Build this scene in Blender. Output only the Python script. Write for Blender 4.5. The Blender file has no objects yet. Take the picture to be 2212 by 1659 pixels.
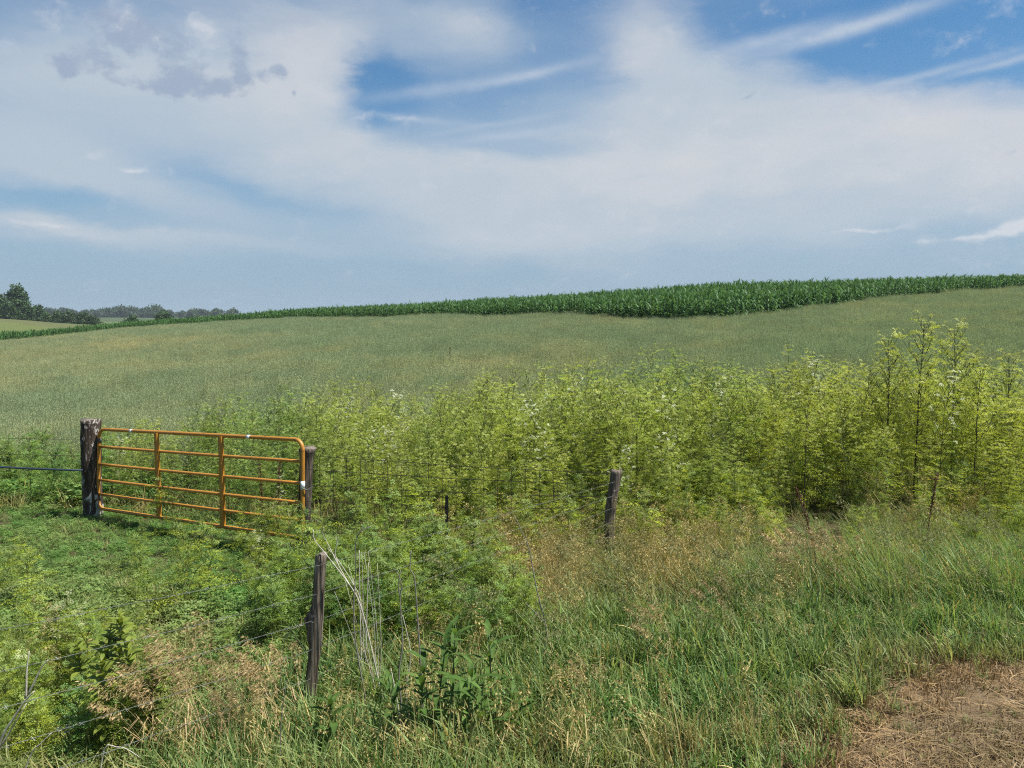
import bpy, math, random
import numpy as np
from mathutils import Vector, Matrix, noise as mnoise

# ------------------------------------------------------------------ camera, sun, sky, exposure
scene = bpy.context.scene
COL = scene.collection
R = math.radians
F = 1736.0                      # focal length in the 2212 px wide working frame
CX, CY = 1106.0, 829.5
HCAM = 2.9
PITCH = R(4.25)

cam_d = bpy.data.cameras.new('camera')
cam_d.sensor_width = 36.0
cam_d.lens = 36.0 * F / 2212.0
cam_d.clip_start = 0.05
cam_d.clip_end = 12000
cam = bpy.data.objects.new('camera', cam_d)
COL.objects.link(cam)
cam.location = (0, 0, HCAM)
cam.rotation_euler = (math.pi / 2 - PITCH, 0, 0)
scene.camera = cam

SUN_EL, SUN_AZ = 61.0, 99.0      # azimuth: degrees to the right of straight ahead (+Y)
SKY_STRENGTH = 0.1
sun_d = bpy.data.lights.new('sun', 'SUN')
sun_d.energy = 5.0
sun_d.angle = R(0.55)
sun_d.color = (1.0, 0.95, 0.86)
sun = bpy.data.objects.new('sun', sun_d)
COL.objects.link(sun)
_s = Vector((math.sin(R(SUN_AZ)) * math.cos(R(SUN_EL)), math.cos(R(SUN_AZ)) * math.cos(R(SUN_EL)), math.sin(R(SUN_EL))))
sun.rotation_euler = _s.to_track_quat('Z', 'Y').to_euler()
sun.location = (30, 20, 60)

scene.view_settings.view_transform = 'Standard'
scene.view_settings.look = 'None'
EXPOSURE = 0.80
scene.view_settings.exposure = EXPOSURE
scene.view_settings.gamma = 1.0
scene.view_settings.use_curve_mapping = False
scene.render.engine = 'CYCLES'
scene.cycles.filter_width = 1.15
scene.cycles.max_bounces = 8
scene.cycles.diffuse_bounces = 4
scene.cycles.transmission_bounces = 4
scene.cycles.transparent_max_bounces = 8
scene.cycles.use_denoising = False
scene.cycles.denoiser = 'OPENIMAGEDENOISE'
scene.cycles.denoising_input_passes = 'RGB_ALBEDO_NORMAL'
scene.cycles.denoising_prefilter = 'ACCURATE'


def px2dir(px, py):
    u, v = (px - CX) / F, (py - CY) / F
    c, s = math.cos(PITCH), math.sin(PITCH)
    return Vector((u, c - v * s, -s - v * c))


def build_world():
    w = bpy.data.worlds.new('World')
    scene.world = w
    w.use_nodes = True
    nt = w.node_tree
    N, L = nt.nodes, nt.links
    N.clear()

    def node(t, **kw):
        n = N.new(t)
        for k, v in kw.items():
            setattr(n, k, v)
        return n

    def put(sock, v):
        if isinstance(v, bpy.types.NodeSocket):
            L.new(v, sock)
        else:
            sock.default_value = v

    def math_(op, a, b=None, c=None, clamp=False):
        n = node('ShaderNodeMath', operation=op, use_clamp=clamp)
        put(n.inputs[0], a)
        if b is not None:
            put(n.inputs[1], b)
        if c is not None:
            put(n.inputs[2], c)
        return n.outputs[0]

    def mix(f, a, b):
        n = node('ShaderNodeMix', data_type='RGBA')
        put(n.inputs[0], f)
        put(n.inputs[6], a)
        put(n.inputs[7], b)
        return n.outputs[2]

    def smooth(x, lo, hi):
        n = node('ShaderNodeMapRange', interpolation_type='SMOOTHSTEP')
        put(n.inputs[0], x)
        n.inputs[1].default_value = lo
        n.inputs[2].default_value = hi
        return n.outputs[0]

    tc = node('ShaderNodeTexCoord')
    sep = node('ShaderNodeSeparateXYZ')
    L.new(tc.outputs['Generated'], sep.inputs[0])
    az = math_('ARCTAN2', sep.outputs[0], sep.outputs[1])
    el = math_('ARCSINE', sep.outputs[2])
    comb = node('ShaderNodeCombineXYZ')
    L.new(az, comb.inputs[0])
    L.new(el, comb.inputs[1])
    P0 = comb.outputs[0]

    def noise(scale, detail=4.0, rough=0.55, seed=0.0, src=None, dist=0.0, rot=0.0):
        mp = node('ShaderNodeMapping')
        L.new(src or P0, mp.inputs[0])
        mp.inputs['Scale'].default_value = (scale[0], scale[1], 1)
        mp.inputs['Location'].default_value = (seed, seed * 1.7, seed * 0.3)
        mp.inputs['Rotation'].default_value = (0, 0, rot)
        n = node('ShaderNodeTexNoise', noise_dimensions='3D')
        L.new(mp.outputs[0], n.inputs['Vector'])
        n.inputs['Scale'].default_value = 1.0
        n.inputs['Detail'].default_value = detail
        n.inputs['Roughness'].default_value = rough
        n.inputs['Distortion'].default_value = dist
        return n

    def warp(amount, scale, seed, detail=4.0, base=None):
        n = noise(scale, detail, 0.6, seed)
        s = node('ShaderNodeVectorMath', operation='SUBTRACT')
        L.new(n.outputs['Color'], s.inputs[0])
        s.inputs[1].default_value = (0.5, 0.5, 0.5)
        m = node('ShaderNodeVectorMath', operation='MULTIPLY_ADD')
        L.new(s.outputs[0], m.inputs[0])
        m.inputs[1].default_value = amount
        L.new(base or P0, m.inputs[2])
        return m.outputs[0]

    def blob(src, b):
        px, py, rx, ry, rot, amp = b
        d = px2dir(px, py).normalized()
        a, e = math.atan2(d.x, d.y), math.asin(d.z)
        mp = node('ShaderNodeMapping', vector_type='TEXTURE')
        L.new(src, mp.inputs[0])
        mp.inputs['Location'].default_value = (a, e, 0)
        mp.inputs['Rotation'].default_value = (0, 0, R(-rot))
        k = math.cos(a) ** 1.5 * math.cos(e)
        mp.inputs['Scale'].default_value = (rx / F * k, ry / F * k, 1)
        dt = node('ShaderNodeVectorMath', operation='DOT_PRODUCT')
        L.new(mp.outputs[0], dt.inputs[0])
        L.new(mp.outputs[0], dt.inputs[1])
        return math_('POWER', 0.3679, dt.outputs['Value']), amp

    def field(src, base, blobs):
        # every few blobs the lookup is chained to the running sum (by a negligible amount): it keeps the shader's memory need small
        acc = base
        for i, b in enumerate(blobs):
            if i % 4 == 3:
                m = node('ShaderNodeVectorMath', operation='MULTIPLY_ADD')
                L.new(acc, m.inputs[0])
                m.inputs[1].default_value = (1e-6, 1e-6, 0)
                L.new(src, m.inputs[2])
                src = m.outputs[0]
            g, amp = blob(src, b)
            acc = math_('MULTIPLY_ADD', g, amp, acc)
        return acc

    soft = warp((0.13, 0.075, 0), (3.2, 7.0), 3.1, 5.0)
    wisp = warp((0.05, 0.024, 0), (11.0, 28.0), 7.7, 6.0, base=soft)
    puff = warp((0.022, 0.020, 0), (26.0, 26.0), 1.3, 5.0)

    sky = node('ShaderNodeTexSky', sky_type='NISHITA')
    sky.sun_disc = False
    sky.sun_elevation = R(SUN_EL)
    sky.sun_rotation = R(SUN_AZ)
    sky.altitude = 300
    sky.air_density = 1.0
    sky.dust_density = 0.6
    sky.ozone_density = 1.6
    sc = node('ShaderNodeMix', data_type='RGBA', blend_type='MULTIPLY')
    sc.inputs[0].default_value = 1.0
    L.new(sky.outputs[0], sc.inputs[6])
    sc.inputs[7].default_value = SKY_TINT
    base = sc.outputs[2]
    K = 1.0 / SKY_STRENGTH / 2 ** EXPOSURE

    def c(r, g, b):
        f = lambda v: (v / 255 / 12.92 if v / 255 <= 0.04045 else ((v / 255 + 0.055) / 1.055) ** 2.4) * K
        return (f(r), f(g), f(b), 1)

    # low blue-grey haze towards the horizon
    hz = math_('POWER', 2.718, math_('MULTIPLY', math_('POWER', math_('DIVIDE', math_('MAXIMUM', el, 0.0), 0.21), 2.0), -1.0))
    col = mix(math_('MULTIPLY', hz, 0.97), base, c(156, 179, 199))
    # thin veil
    nv = noise((2.2, 7.5), 5, 0.55, 11.0, src=soft).outputs['Fac']
    V = field(wisp, math_('MULTIPLY_ADD', math_('SUBTRACT', nv, 0.5), 1.1, 0.15), VEIL)
    V = math_('MULTIPLY', smooth(V, -0.1, 1.15), 0.95)
    col = mix(V, col, c(185, 199, 212))
    # bright white cirrostratus
    nw = noise((5.0, 17.0), 6, 0.58, 5.0, src=wisp, rot=0.12).outputs['Fac']
    W = field(wisp, math_('MULTIPLY', math_('SUBTRACT', nw, 0.5), 1.25), WHITE)
    W = math_('MULTIPLY', smooth(W, 0.0, 1.2), 0.92)
    tone = smooth(noise((3.5, 8.0), 5, 0.6, 41.0, src=wisp).outputs['Fac'], 0.35, 0.68)
    col = mix(W, col, mix(tone, c(190, 202, 213), c(211, 213, 218)))
    # contrails and thin streaks
    T = field(warp((0.006, 0.006, 0), (30, 30), 2.2), 0.0, TRAILS)
    nt_ = noise((30, 60), 4, 0.6, 9.0).outputs['Fac']
    T = math_('MULTIPLY', T, math_('ADD', 0.55, nt_), clamp=True)
    col = mix(T, col, c(190, 203, 219))
    # small bright cumulus heads
    npf = noise((24, 34), 6, 0.6, 21.0, src=puff).outputs['Fac']
    Hh = field(puff, math_('MULTIPLY', math_('SUBTRACT', npf, 0.5), 2.4), HEADS)
    col = mix(math_('MULTIPLY', smooth(Hh, -0.05, 0.95), 0.7), col, c(222, 224, 229))
    # grey undersides
    ng = noise((19, 27), 9, 0.68, 31.0, src=puff).outputs['Fac']
    Gm = field(puff, math_('MULTIPLY', math_('SUBTRACT', ng, 0.5), 4.4), GREYS)
    col = mix(math_('MULTIPLY', smooth(Gm, 0.0, 1.0), 0.85), col, c(156, 172, 196))

    bg = node('ShaderNodeBackground')
    L.new(col, bg.inputs[0])
    bg.inputs[1].default_value = SKY_STRENGTH
    out = node('ShaderNodeOutputWorld')
    L.new(bg.outputs[0], out.inputs[0])


SKY_TINT = (0.26, 0.51, 0.65, 1)
WHITE = [(610, 90, 300, 110, 14, .65), (690, 190, 120, 120, 0, .55), (560, 290, 240, 90, 22, .7), (880, 385, 320, 80, 22, .9),
         (1180, 440, 260, 95, 12, .8), (1900, 310, 500, 160, 3, 1.0), (1540, 270, 280, 120, -25, .75), (1390, 80, 130, 120, 0, .65),
         (130, 50, 280, 130, 0, .25), (1300, 360, 280, 70, 4, .5), (60, 180, 200, 70, 0, .3), (1150, 480, 420, 55, 6, .3), (1750, 440, 480, 75, -4, .4), (2212, 330, 300, 140, 0, .4),
         (1450, 150, 130, 80, 30, .4), (1010, 85, 130, 40, 14, .5), (80, 489, 120, 15, 4, .8), (250, 495, 200, 16, 3, .45), (270, 365, 60, 18, 5, .45),
         (820, 190, 70, 50, 0, -1.0), (980, 235, 260, 46, -5, -.85), (1110, 318, 220, 22, 3, -.7), (1790, 40, 230, 90, 6, -.9),
         (2080, 90, 260, 75, 0, -1.0), (1130, 90, 60, 90, 0, -.2), (400, 420, 330, 50, 12, -.5)]
VEIL = [(200, 250, 650, 170, 5, .75), (60, 330, 220, 60, 0, .3), (900, 490, 520, 50, 6, .5), (1650, 480, 600, 60, -4, .45), (950, 70, 260, 90, 5, .65),
        (1000, 220, 300, 50, -5, -.25), (1500, 300, 700, 150, 0, .6), (820, 195, 75, 50, 0, -.7), (2000, 60, 420, 110, 0, -.8), (300, 515, 480, 28, 2, .5), (150, 385, 180, 30, 6, .3),
        (480, 395, 280, 40, 14, -.4), (700, 450, 220, 22, 10, -.35), (1150, 60, 70, 110, 0, -.15), (350, 110, 260, 90, 0, .3), (100, 440, 150, 18, 0, -.45)]
TRAILS = [(1660, 85, 130, 17, -8, .55), (1850, 58, 210, 16, -10, .75), (2000, 160, 190, 9, -7.5, .5), (2170, 135, 130, 9, -7, .55), (1000, 185, 230, 13, -9, .4),
          (1150, 160, 120, 9, -12, .35), (880, 255, 120, 7, 4, .35), (1120, 290, 160, 9, -7, .4), (1060, 270, 130, 6, -9, .3)]
HEADS = [(110, 40, 60, 45, 0, .5), (250, 40, 60, 50, 0, .45), (440, 45, 40, 30, 0, .6), (10, 100, 40, 40, 0, .4), (330, 110, 150, 60, 0, .35), (490, 150, 60, 40, 0, .45),
         (2150, 503, 90, 16, -8, .75), (2050, 512, 100, 6, -3, .4), (2195, 490, 24, 18, 0, .6), (1870, 496, 75, 6, 0, .9), (1610, 518, 50, 6, 0, .5), (200, 335, 45, 16, -25, .45),
         (280, 370, 40, 7, 0, .8), (100, 485, 90, 8, 4, .7), (800, 245, 50, 14, -20, .5), (870, 258, 50, 5, 0, .4), (0, 0, 3000, 3000, 0, -.3)]
GREYS = [(440, 185, 120, 36, 4, 1.70), (520, 130, 26, 50, 5, 1.55), (575, 165, 60, 24, -8, 1.35), (612, 150, 20, 24, 20, 1.35), (640, 204, 11, 11, 0, 1.65),
         (290, 185, 80, 22, 0, 1.50), (200, 120, 70, 40, 0, 1.35), (145, 150, 24, 32, 0, 1.45), (350, 100, 140, 50, 0, 1.25), (60, 90, 90, 50, 0, 1.05), (240, 30, 160, 40, 0, 0.95),
         (0, 0, 3000, 3000, 0, -.95), (1610, 210, 22, 7, -10, 1.25)]
build_world()

# ------------------------------------------------------------------ helpers
rng = random.Random(7)
nrng = np.random.default_rng(11)


def vnoise(x, y, seed=0):
    """smooth value noise in -1..1 on numpy arrays"""
    x = np.asarray(x, float); y = np.asarray(y, float)
    xi, yi = np.floor(x).astype(np.int64), np.floor(y).astype(np.int64)
    fx, fy = x - xi, y - yi
    fx, fy = fx * fx * (3 - 2 * fx), fy * fy * (3 - 2 * fy)

    def h(a, b):
        n = (a * 374761393 + b * 668265263 + seed * 974711) & 0x7fffffff
        n = ((n ^ (n >> 13)) * 1274126177) & 0x7fffffff
        return ((n ^ (n >> 16)) & 0xffff) / 32767.5 - 1
    return (h(xi, yi) * (1 - fx) + h(xi + 1, yi) * fx) * (1 - fy) + (h(xi, yi + 1) * (1 - fx) + h(xi + 1, yi + 1) * fx) * fy


def fbm(x, y, seed=0):
    return vnoise(x, y, seed) * .6 + vnoise(x * 2.1, y * 2.1, seed + 5) * .3 + vnoise(x * 4.3, y * 4.3, seed + 9) * .15


def P(px, py, d):
    v = px2dir(px, py)
    return Vector((0, 0, HCAM)) + v * (d / v.y)


# terrain: heights known at (screen column, distance) spots, interpolated smoothly
_ctl = []


def ctl(px, d, z):
    az = math.atan((px - CX) / F)
    _ctl.append((az, d / math.cos(az), z))


# oat / corn boundary: column -> distance
BX = [-1500, -300, 0, 250, 500, 800, 1100, 1350, 1480, 1575, 1700, 1900, 2212, 2600, 3500]
BD = [90, 90, 92, 108, 102, 86, 69, 55, 49, 45, 52, 63, 76, 90, 110]
BZ = [0, -.1, -.07, 1.27, 2.25, 2.7, 2.7, 2.55, 2.45, 2.4, 3.0, 3.95, 5.4, 6.5, 8]
for _x, _d, _z in zip(BX[1:-1], BD[1:-1], BZ[1:-1]):
    ctl(_x, _d, _z)
for a in [(0, 5, 0), (0, 8, 0), (0, 12, -.05), (600, 5, .0), (600, 8, 0), (600, 12, 0), (1106, 5.2, .05), (1106, 7.5, .03), (1106, 9.8, .05), (1106, 12, .06),
          (1106, 15, .15), (1106, 20, .42), (1106, 30, .95), (1106, 45, 1.75), (2000, 4.5, .42), (2000, 6, .4), (2212, 10, .35), (2000, 12, .4), (2000, 15, .62),
          (2000, 25, 1.4), (2000, 40, 2.45), (1580, 25, 1.05), (1580, 8, .2), (1580, 5, .22), (0, 15, -.1), (0, 25, -.1), (0, 45, -.1), (500, 15, 0), (500, 25, .25), (500, 50, 1.05),
          (2600, 8, .5), (-300, 8, .05), (2600, 25, 1.8), (-400, 25, -.2),
          # crest of the corn field
          (2212, 97, 6.5), (1900, 82, 5.45), (1560, 75, 4.7), (1350, 85, 4.4), (1100, 95, 4.0), (800, 108, 3.3), (600, 116, 2.75), (480, 122, 2.1), (250, 122, 1.2), (0, 125, -.2),
          # behind the crest
          (2212, 160, 6.3), (1560, 150, 4.6), (1100, 170, 3.8), (800, 180, 2.6), (600, 190, 1.2),
          (0, 150, 2.0), (0, 220, 4.4), (-300, 220, 6.0), (120, 200, 3.0), (220, 200, 1.3), (350, 240, .8), (480, 260, .9), (300, 450, 3.2),
          (300, 700, 7.6), (480, 700, 7.2), (60, 700, 8.5), (300, 950, 10.5), (0, 950, 11), (550, 950, 10), (900, 950, 8), (1600, 950, 8), (2212, 950, 8),
          (300, 1600, 8), (1106, 1600, 6), (2212, 1600, 6), (0, 2900, 6), (1106, 2900, 6), (2212, 2900, 6)]:
    ctl(*a)
for az, r, z in [(0, 1.2, 1.1), (180, 3, 1.2), (90, 4, .9), (-90, 4, .6), (90, 12, .6), (-90, 12, .2), (180, 12, .9), (180, 60, .8), (90, 60, 2), (-90, 60, 0), (90, 300, 5),
                 (-90, 300, 4), (180, 300, 3), (90, 1500, 6), (-90, 1500, 6), (180, 1500, 6), (135, 60, 1.5), (-135, 60, .5), (180, 2900, 6)]:
    _ctl.append((R(az), r, z))
_C = np.array(_ctl)


def _feat(az, r):
    return np.stack([np.sin(az) * 2.6, np.cos(az) * 1.3, np.log(np.maximum(r, .5))], -1)


_FC = _feat(_C[:, 0], _C[:, 1])
_ker = lambda A, B: np.sqrt(((A[:, None, :] - B[None, :, :]) ** 2).sum(-1) + 0.015)
_mean = 1.0
_W = np.linalg.solve(_ker(_FC, _FC) + np.eye(len(_FC)) * 0.004, _C[:, 2] - _mean)


def zf(x, y):
    x = np.atleast_1d(np.asarray(x, float)); y = np.atleast_1d(np.asarray(y, float))
    out = np.empty(len(x))
    for i in range(0, len(x), 20000):
        q = _feat(np.arctan2(x[i:i + 20000], y[i:i + 20000]), np.hypot(x[i:i + 20000], y[i:i + 20000]))
        out[i:i + 20000] = _ker(q, _FC) @ _W + _mean
    return out


def z1(x, y):
    return float(zf([x], [y])[0])


def G(px, py):
    """the ground point that the photo shows at this pixel"""
    v = px2dir(px, py)
    ds = np.concatenate([np.arange(1.5, 40, .02), np.arange(40, 400, .5)])
    k = ds / v.y
    zz = HCAM + v.z * k
    g = zf(v.x * k, v.y * k)
    i = int(np.argmax(zz < g))
    d = ds[i]
    return Vector((v.x * d / v.y, d, float(g[i])))


def project(x, y, z):
    c, s = math.cos(PITCH), math.sin(PITCH)
    dz = z - HCAM
    fwd = y * c - dz * s
    up = y * s + dz * c
    fwd = np.maximum(fwd, .01)
    return CX + F * x / fwd, CY - F * up / fwd


class MB:
    """collects ribbons, tubes and leaves; build() links them as one mesh object"""

    def __init__(self):
        self.v, self.f, self.m, self.lv = [], [], [], []

    def face(self, pts, mat=0, lv=.5):
        n = len(self.v)
        self.v.extend([tuple(p) for p in pts])
        self.f.append(tuple(range(n, n + len(pts))))
        self.m.append(mat); self.lv.append(lv)

    def ribbon(self, pts, widths, side, mat=0, lv=.5):
        n = len(self.v)
        for p, w in zip(pts, widths):
            s = side * (w * .5)
            self.v.append(tuple(p - s)); self.v.append(tuple(p + s))
        for i in range(len(pts) - 1):
            a = n + 2 * i
            self.f.append((a, a + 1, a + 3, a + 2)); self.m.append(mat); self.lv.append(lv)

    def tube(self, pts, radii, k=5, mat=0, lv=.5, cap=True):
        n = len(self.v)
        pts = [Vector(p) for p in pts]
        u = None
        for i, p in enumerate(pts):
            t = (pts[min(i + 1, len(pts) - 1)] - pts[max(i - 1, 0)]).normalized()
            if u is None:
                u = t.orthogonal().normalized()
            else:
                u = (u - t * u.dot(t)).normalized()
            w = t.cross(u)
            for j in range(k):
                a = 2 * math.pi * j / k
                self.v.append(tuple(p + (u * math.cos(a) + w * math.sin(a)) * radii[i]))
        for i in range(len(pts) - 1):
            for j in range(k):
                a, b = n + i * k + j, n + i * k + (j + 1) % k
                self.f.append((a, b, b + k, a + k)); self.m.append(mat); self.lv.append(lv)
        if cap:
            e = n + (len(pts) - 1) * k
            self.f.append(tuple(range(e, e + k))); self.m.append(mat); self.lv.append(lv)
            self.f.append(tuple(range(n + k - 1, n - 1, -1))); self.m.append(mat); self.lv.append(lv)

    def leaflet(self, base, d, nrm, L, W, mat=0, lv=.5):
        s = d.cross(nrm)
        if s.length < 1e-4:
            s = d.orthogonal()
        s = s.normalized() * (W * .5)
        m = base + d * (L * .45)
        n = len(self.v)
        self.v += [tuple(base), tuple(m + s), tuple(base + d * L), tuple(m - s)]
        self.f.append((n, n + 1, n + 2, n + 3)); self.m.append(mat); self.lv.append(lv)

    def box(self, c, sx, sy, sz, mat=0, rot=None):
        n = len(self.v)
        for dx in (-.5, .5):
            for dy in (-.5, .5):
                for dz in (-.5, .5):
                    q = Vector((dx * sx, dy * sy, dz * sz))
                    if rot is not None:
                        q = rot @ q
                    self.v.append(tuple(Vector(c) + q))
        for q in [(0, 1, 3, 2), (4, 6, 7, 5), (0, 4, 5, 1), (2, 3, 7, 6), (0, 2, 6, 4), (1, 5, 7, 3)]:
            self.f.append(tuple(n + i for i in q)); self.m.append(mat); self.lv.append(.5)

    def mesh(self, name, mats, smooth=False):
        me = bpy.data.meshes.new(name)
        me.from_pydata(self.v, [], self.f)
        for m in (mats if isinstance(mats, (list, tuple)) else [mats]):
            me.materials.append(m)
        if self.f:
            me.polygons.foreach_set('material_index', self.m)
            at = me.attributes.new('lv', 'FLOAT', 'FACE')
            at.data.foreach_set('value', self.lv)
            if smooth:
                me.polygons.foreach_set('use_smooth', [True] * len(self.f))
        me.update()
        return me

    def build(self, name, mats, parent=None, smooth=False):
        return link(name, self.mesh(name, mats, smooth), parent)


def link(name, data, parent=None, loc=None):
    o = bpy.data.objects.new(name, data)
    COL.objects.link(o)
    if parent is not None:
        o.parent = parent
    if loc is not None:
        o.location = loc
    return o


def tag(o, label=None, cat=None, group=None, kind=None):
    for k, v in (('label', label), ('category', cat), ('group', group), ('kind', kind)):
        if v:
            o[k] = v
    return o


def thing(name, label, cat, loc=(0, 0, 0), rz=0, group=None, scale=1.0, rx=0, ry=0):
    o = bpy.data.objects.new(name, None)
    COL.objects.link(o)
    o.empty_display_size = .1
    o.location = loc
    o.rotation_euler = (rx, ry, rz)
    o.scale = (scale, scale, scale)
    return tag(o, label, cat, group)


def copy_thing(root, loc, rz, scale, label, group=None, rx=0, ry=0, tint=None):
    r = root.copy()
    COL.objects.link(r)
    r.location = loc; r.rotation_euler = (rx, ry, rz); r.scale = (scale,) * 3
    r['label'] = label
    if group:
        r['group'] = group
    elif 'group' in r:
        del r['group']
    for ch in list(root.children):
        c = ch.copy()
        COL.objects.link(c)
        c.parent = r
        if tint is not None:
            c['tint'] = tint
        for g in list(ch.children):
            e = g.copy()
            COL.objects.link(e)
            e.parent = c
    return r


# ------------------------------------------------------------------ materials
def new_mat(name):
    m = bpy.data.materials.new(name)
    m.use_nodes = True
    nt = m.node_tree
    nt.nodes.clear()
    out = nt.nodes.new('ShaderNodeOutputMaterial')
    return m, nt, out


def rgba(c):
    return (c[0], c[1], c[2], 1.0)


def mixn(nt, f, a, b, blend='MIX'):
    n = nt.nodes.new('ShaderNodeMix')
    n.data_type = 'RGBA'
    n.blend_type = blend
    for s, v in ((n.inputs[0], f), (n.inputs[6], a), (n.inputs[7], b)):
        if isinstance(v, bpy.types.NodeSocket):
            nt.links.new(v, s)
        else:
            s.default_value = v
    return n.outputs[2]


def mathn(nt, op, a, b, c=None):
    n = nt.nodes.new('ShaderNodeMath')
    n.operation = op
    for s, v in zip(n.inputs, (a, b, c)):
        if v is None:
            continue
        if isinstance(v, bpy.types.NodeSocket):
            nt.links.new(v, s)
        else:
            s.default_value = v
    return n.outputs[0]


def veg(name, ca, cb, tint=None, transl=.4, rough=.55, spec=.25, vary=.5, tcol=(1.25, 1.2, .7)):
    """leaf material: ca..cb by leaf, `tint` = colour mixed in by the instance's tint attribute"""
    m, nt, out = new_mat(name)
    at = nt.nodes.new('ShaderNodeAttribute'); at.attribute_name = 'lv'
    oi = nt.nodes.new('ShaderNodeObjectInfo')
    col = mixn(nt, at.outputs['Fac'], rgba(ca), rgba(cb))
    if tint:
        ti = nt.nodes.new('ShaderNodeAttribute'); ti.attribute_name = 'tint'; ti.attribute_type = 'INSTANCER'
        col = mixn(nt, ti.outputs['Fac'], col, rgba(tint))
    k = mathn(nt, 'MULTIPLY_ADD', oi.outputs['Random'], vary, 1 - vary / 2)
    vm = nt.nodes.new('ShaderNodeVectorMath'); vm.operation = 'SCALE'
    nt.links.new(col, vm.inputs[0]); nt.links.new(k, vm.inputs['Scale'])
    col = vm.outputs[0]
    pb = nt.nodes.new('ShaderNodeBsdfPrincipled')
    nt.links.new(col, pb.inputs['Base Color'])
    pb.inputs['Roughness'].default_value = rough
    pb.inputs['Specular IOR Level'].default_value = spec
    tr = nt.nodes.new('ShaderNodeBsdfTranslucent')
    nt.links.new(mixn(nt, 1.0, col, rgba(tcol), 'MULTIPLY'), tr.inputs['Color'])
    ms = nt.nodes.new('ShaderNodeMixShader')
    ms.inputs[0].default_value = transl
    nt.links.new(pb.outputs[0], ms.inputs[1]); nt.links.new(tr.outputs[0], ms.inputs[2])
    nt.links.new(ms.outputs[0], out.inputs[0])
    return m


def noise_mat(name, stops, scale=(8, 8, 8), rough=.8, bump=.3, detail=6, metallic=0, spec=.3, dist=0.0, bdist=.01, coord='Object'):
    m, nt, out = new_mat(name)
    tc = nt.nodes.new('ShaderNodeTexCoord')
    mp = nt.nodes.new('ShaderNodeMapping')
    nt.links.new(tc.outputs[coord], mp.inputs[0])
    mp.inputs['Scale'].default_value = scale
    n = nt.nodes.new('ShaderNodeTexNoise')
    nt.links.new(mp.outputs[0], n.inputs['Vector'])
    n.inputs['Scale'].default_value = 1
    n.inputs['Detail'].default_value = detail
    n.inputs['Roughness'].default_value = .62
    n.inputs['Distortion'].default_value = dist
    cr = nt.nodes.new('ShaderNodeValToRGB')
    nt.links.new(n.outputs['Fac'], cr.inputs[0])
    e = cr.color_ramp.elements
    e[0].position, e[0].color = stops[0][0], rgba(stops[0][1])
    e[1].position, e[1].color = stops[-1][0], rgba(stops[-1][1])
    for p, c in stops[1:-1]:
        q = e.new(p); q.color = rgba(c)
    pb = nt.nodes.new('ShaderNodeBsdfPrincipled')
    nt.links.new(cr.outputs[0], pb.inputs['Base Color'])
    pb.inputs['Roughness'].default_value = rough
    pb.inputs['Metallic'].default_value = metallic
    pb.inputs['Specular IOR Level'].default_value = spec
    if bump:
        b = nt.nodes.new('ShaderNodeBump')
        b.inputs['Strength'].default_value = bump
        b.inputs['Distance'].default_value = bdist
        nt.links.new(n.outputs['Fac'], b.inputs['Height'])
        nt.links.new(b.outputs[0], pb.inputs['Normal'])
    nt.links.new(pb.outputs[0], out.inputs[0])
    return m


M = {}
M['umbel_leaf'] = veg('umbel_leaf', (.29, .365, .045), (.51, .555, .090), tint=(.18, .32, .09), transl=.55)
M['umbel_stem'] = veg('umbel_stem', (.10, .12, .03), (.16, .17, .05), tint=(.05, .07, .03), transl=.0)
M['dark_stem'] = veg('dark_stem', (.028, .028, .018), (.06, .055, .03), transl=0)
M['umbel_seed'] = veg('umbel_seed', (.38, .43, .09), (.60, .63, .19), tint=(.28, .40, .13), transl=.35)
M['umbel_green'] = veg('umbel_green', (.17, .24, .05), (.34, .42, .12), tint=(.15, .26, .08), transl=.35)
M['umbel_pale'] = veg('umbel_pale', (.36, .42, .17), (.56, .60, .36), transl=.3)
M['umbel_white'] = veg('umbel_white', (.50, .55, .36), (.72, .74, .60), transl=.3)
M['oat'] = veg('oat', (.135, .205, .10), (.28, .335, .19), tint=(.34, .345, .16), transl=.4)
M['oat_head'] = veg('oat_head', (.24, .32, .17), (.40, .46, .28), tint=(.52, .47, .25), transl=.3)
M['corn'] = veg('corn', (.020, .070, .020), (.115, .225, .072), transl=.3, rough=.55, spec=.2)
M['corn_stalk'] = veg('corn_stalk', (.06, .10, .03), (.09, .13, .04), transl=0)
M['grass'] = veg('grass', (.050, .138, .036), (.265, .365, .128), tint=(.32, .30, .12), transl=.38, rough=.5)
M['straw'] = veg('straw', (.26, .205, .075), (.53, .43, .185), tint=(.11, .13, .04), transl=.25)
M['grass_head'] = veg('grass_head', (.12, .145, .055), (.27, .26, .115), transl=.3)
M['tan_head'] = veg('tan_head', (.27, .195, .09), (.50, .385, .205), transl=.25)
M['straw_dry'] = veg('straw_dry', (.150, .096, .045), (.42, .285, .138), tint=(.13, .10, .042), transl=.15)
M['carpet'] = veg('carpet', (.052, .155, .032), (.19, .31, .075), tint=(.25, .28, .10), transl=.35)
M['broad'] = veg('broad', (.045, .105, .022), (.12, .20, .045), transl=.35, rough=.6, spec=.15)
M['yellow_leaf'] = veg('yellow_leaf', (.12, .19, .03), (.27, .30, .055), transl=.35)
M['weed_stem'] = veg('weed_stem', (.07, .10, .035), (.10, .12, .05), transl=0)
M['dock'] = veg('dock', (.06, .028, .016), (.13, .06, .03), transl=.1)
M['dead_pale'] = noise_mat('dead_pale', [(.3, (.30, .27, .21)), (.7, (.62, .58, .50))], (30, 30, 14), bump=.2)
M['dead_grey'] = noise_mat('dead_grey', [(.3, (.10, .09, .07)), (.7, (.27, .25, .21))], (30, 30, 14), bump=.2)
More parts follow.
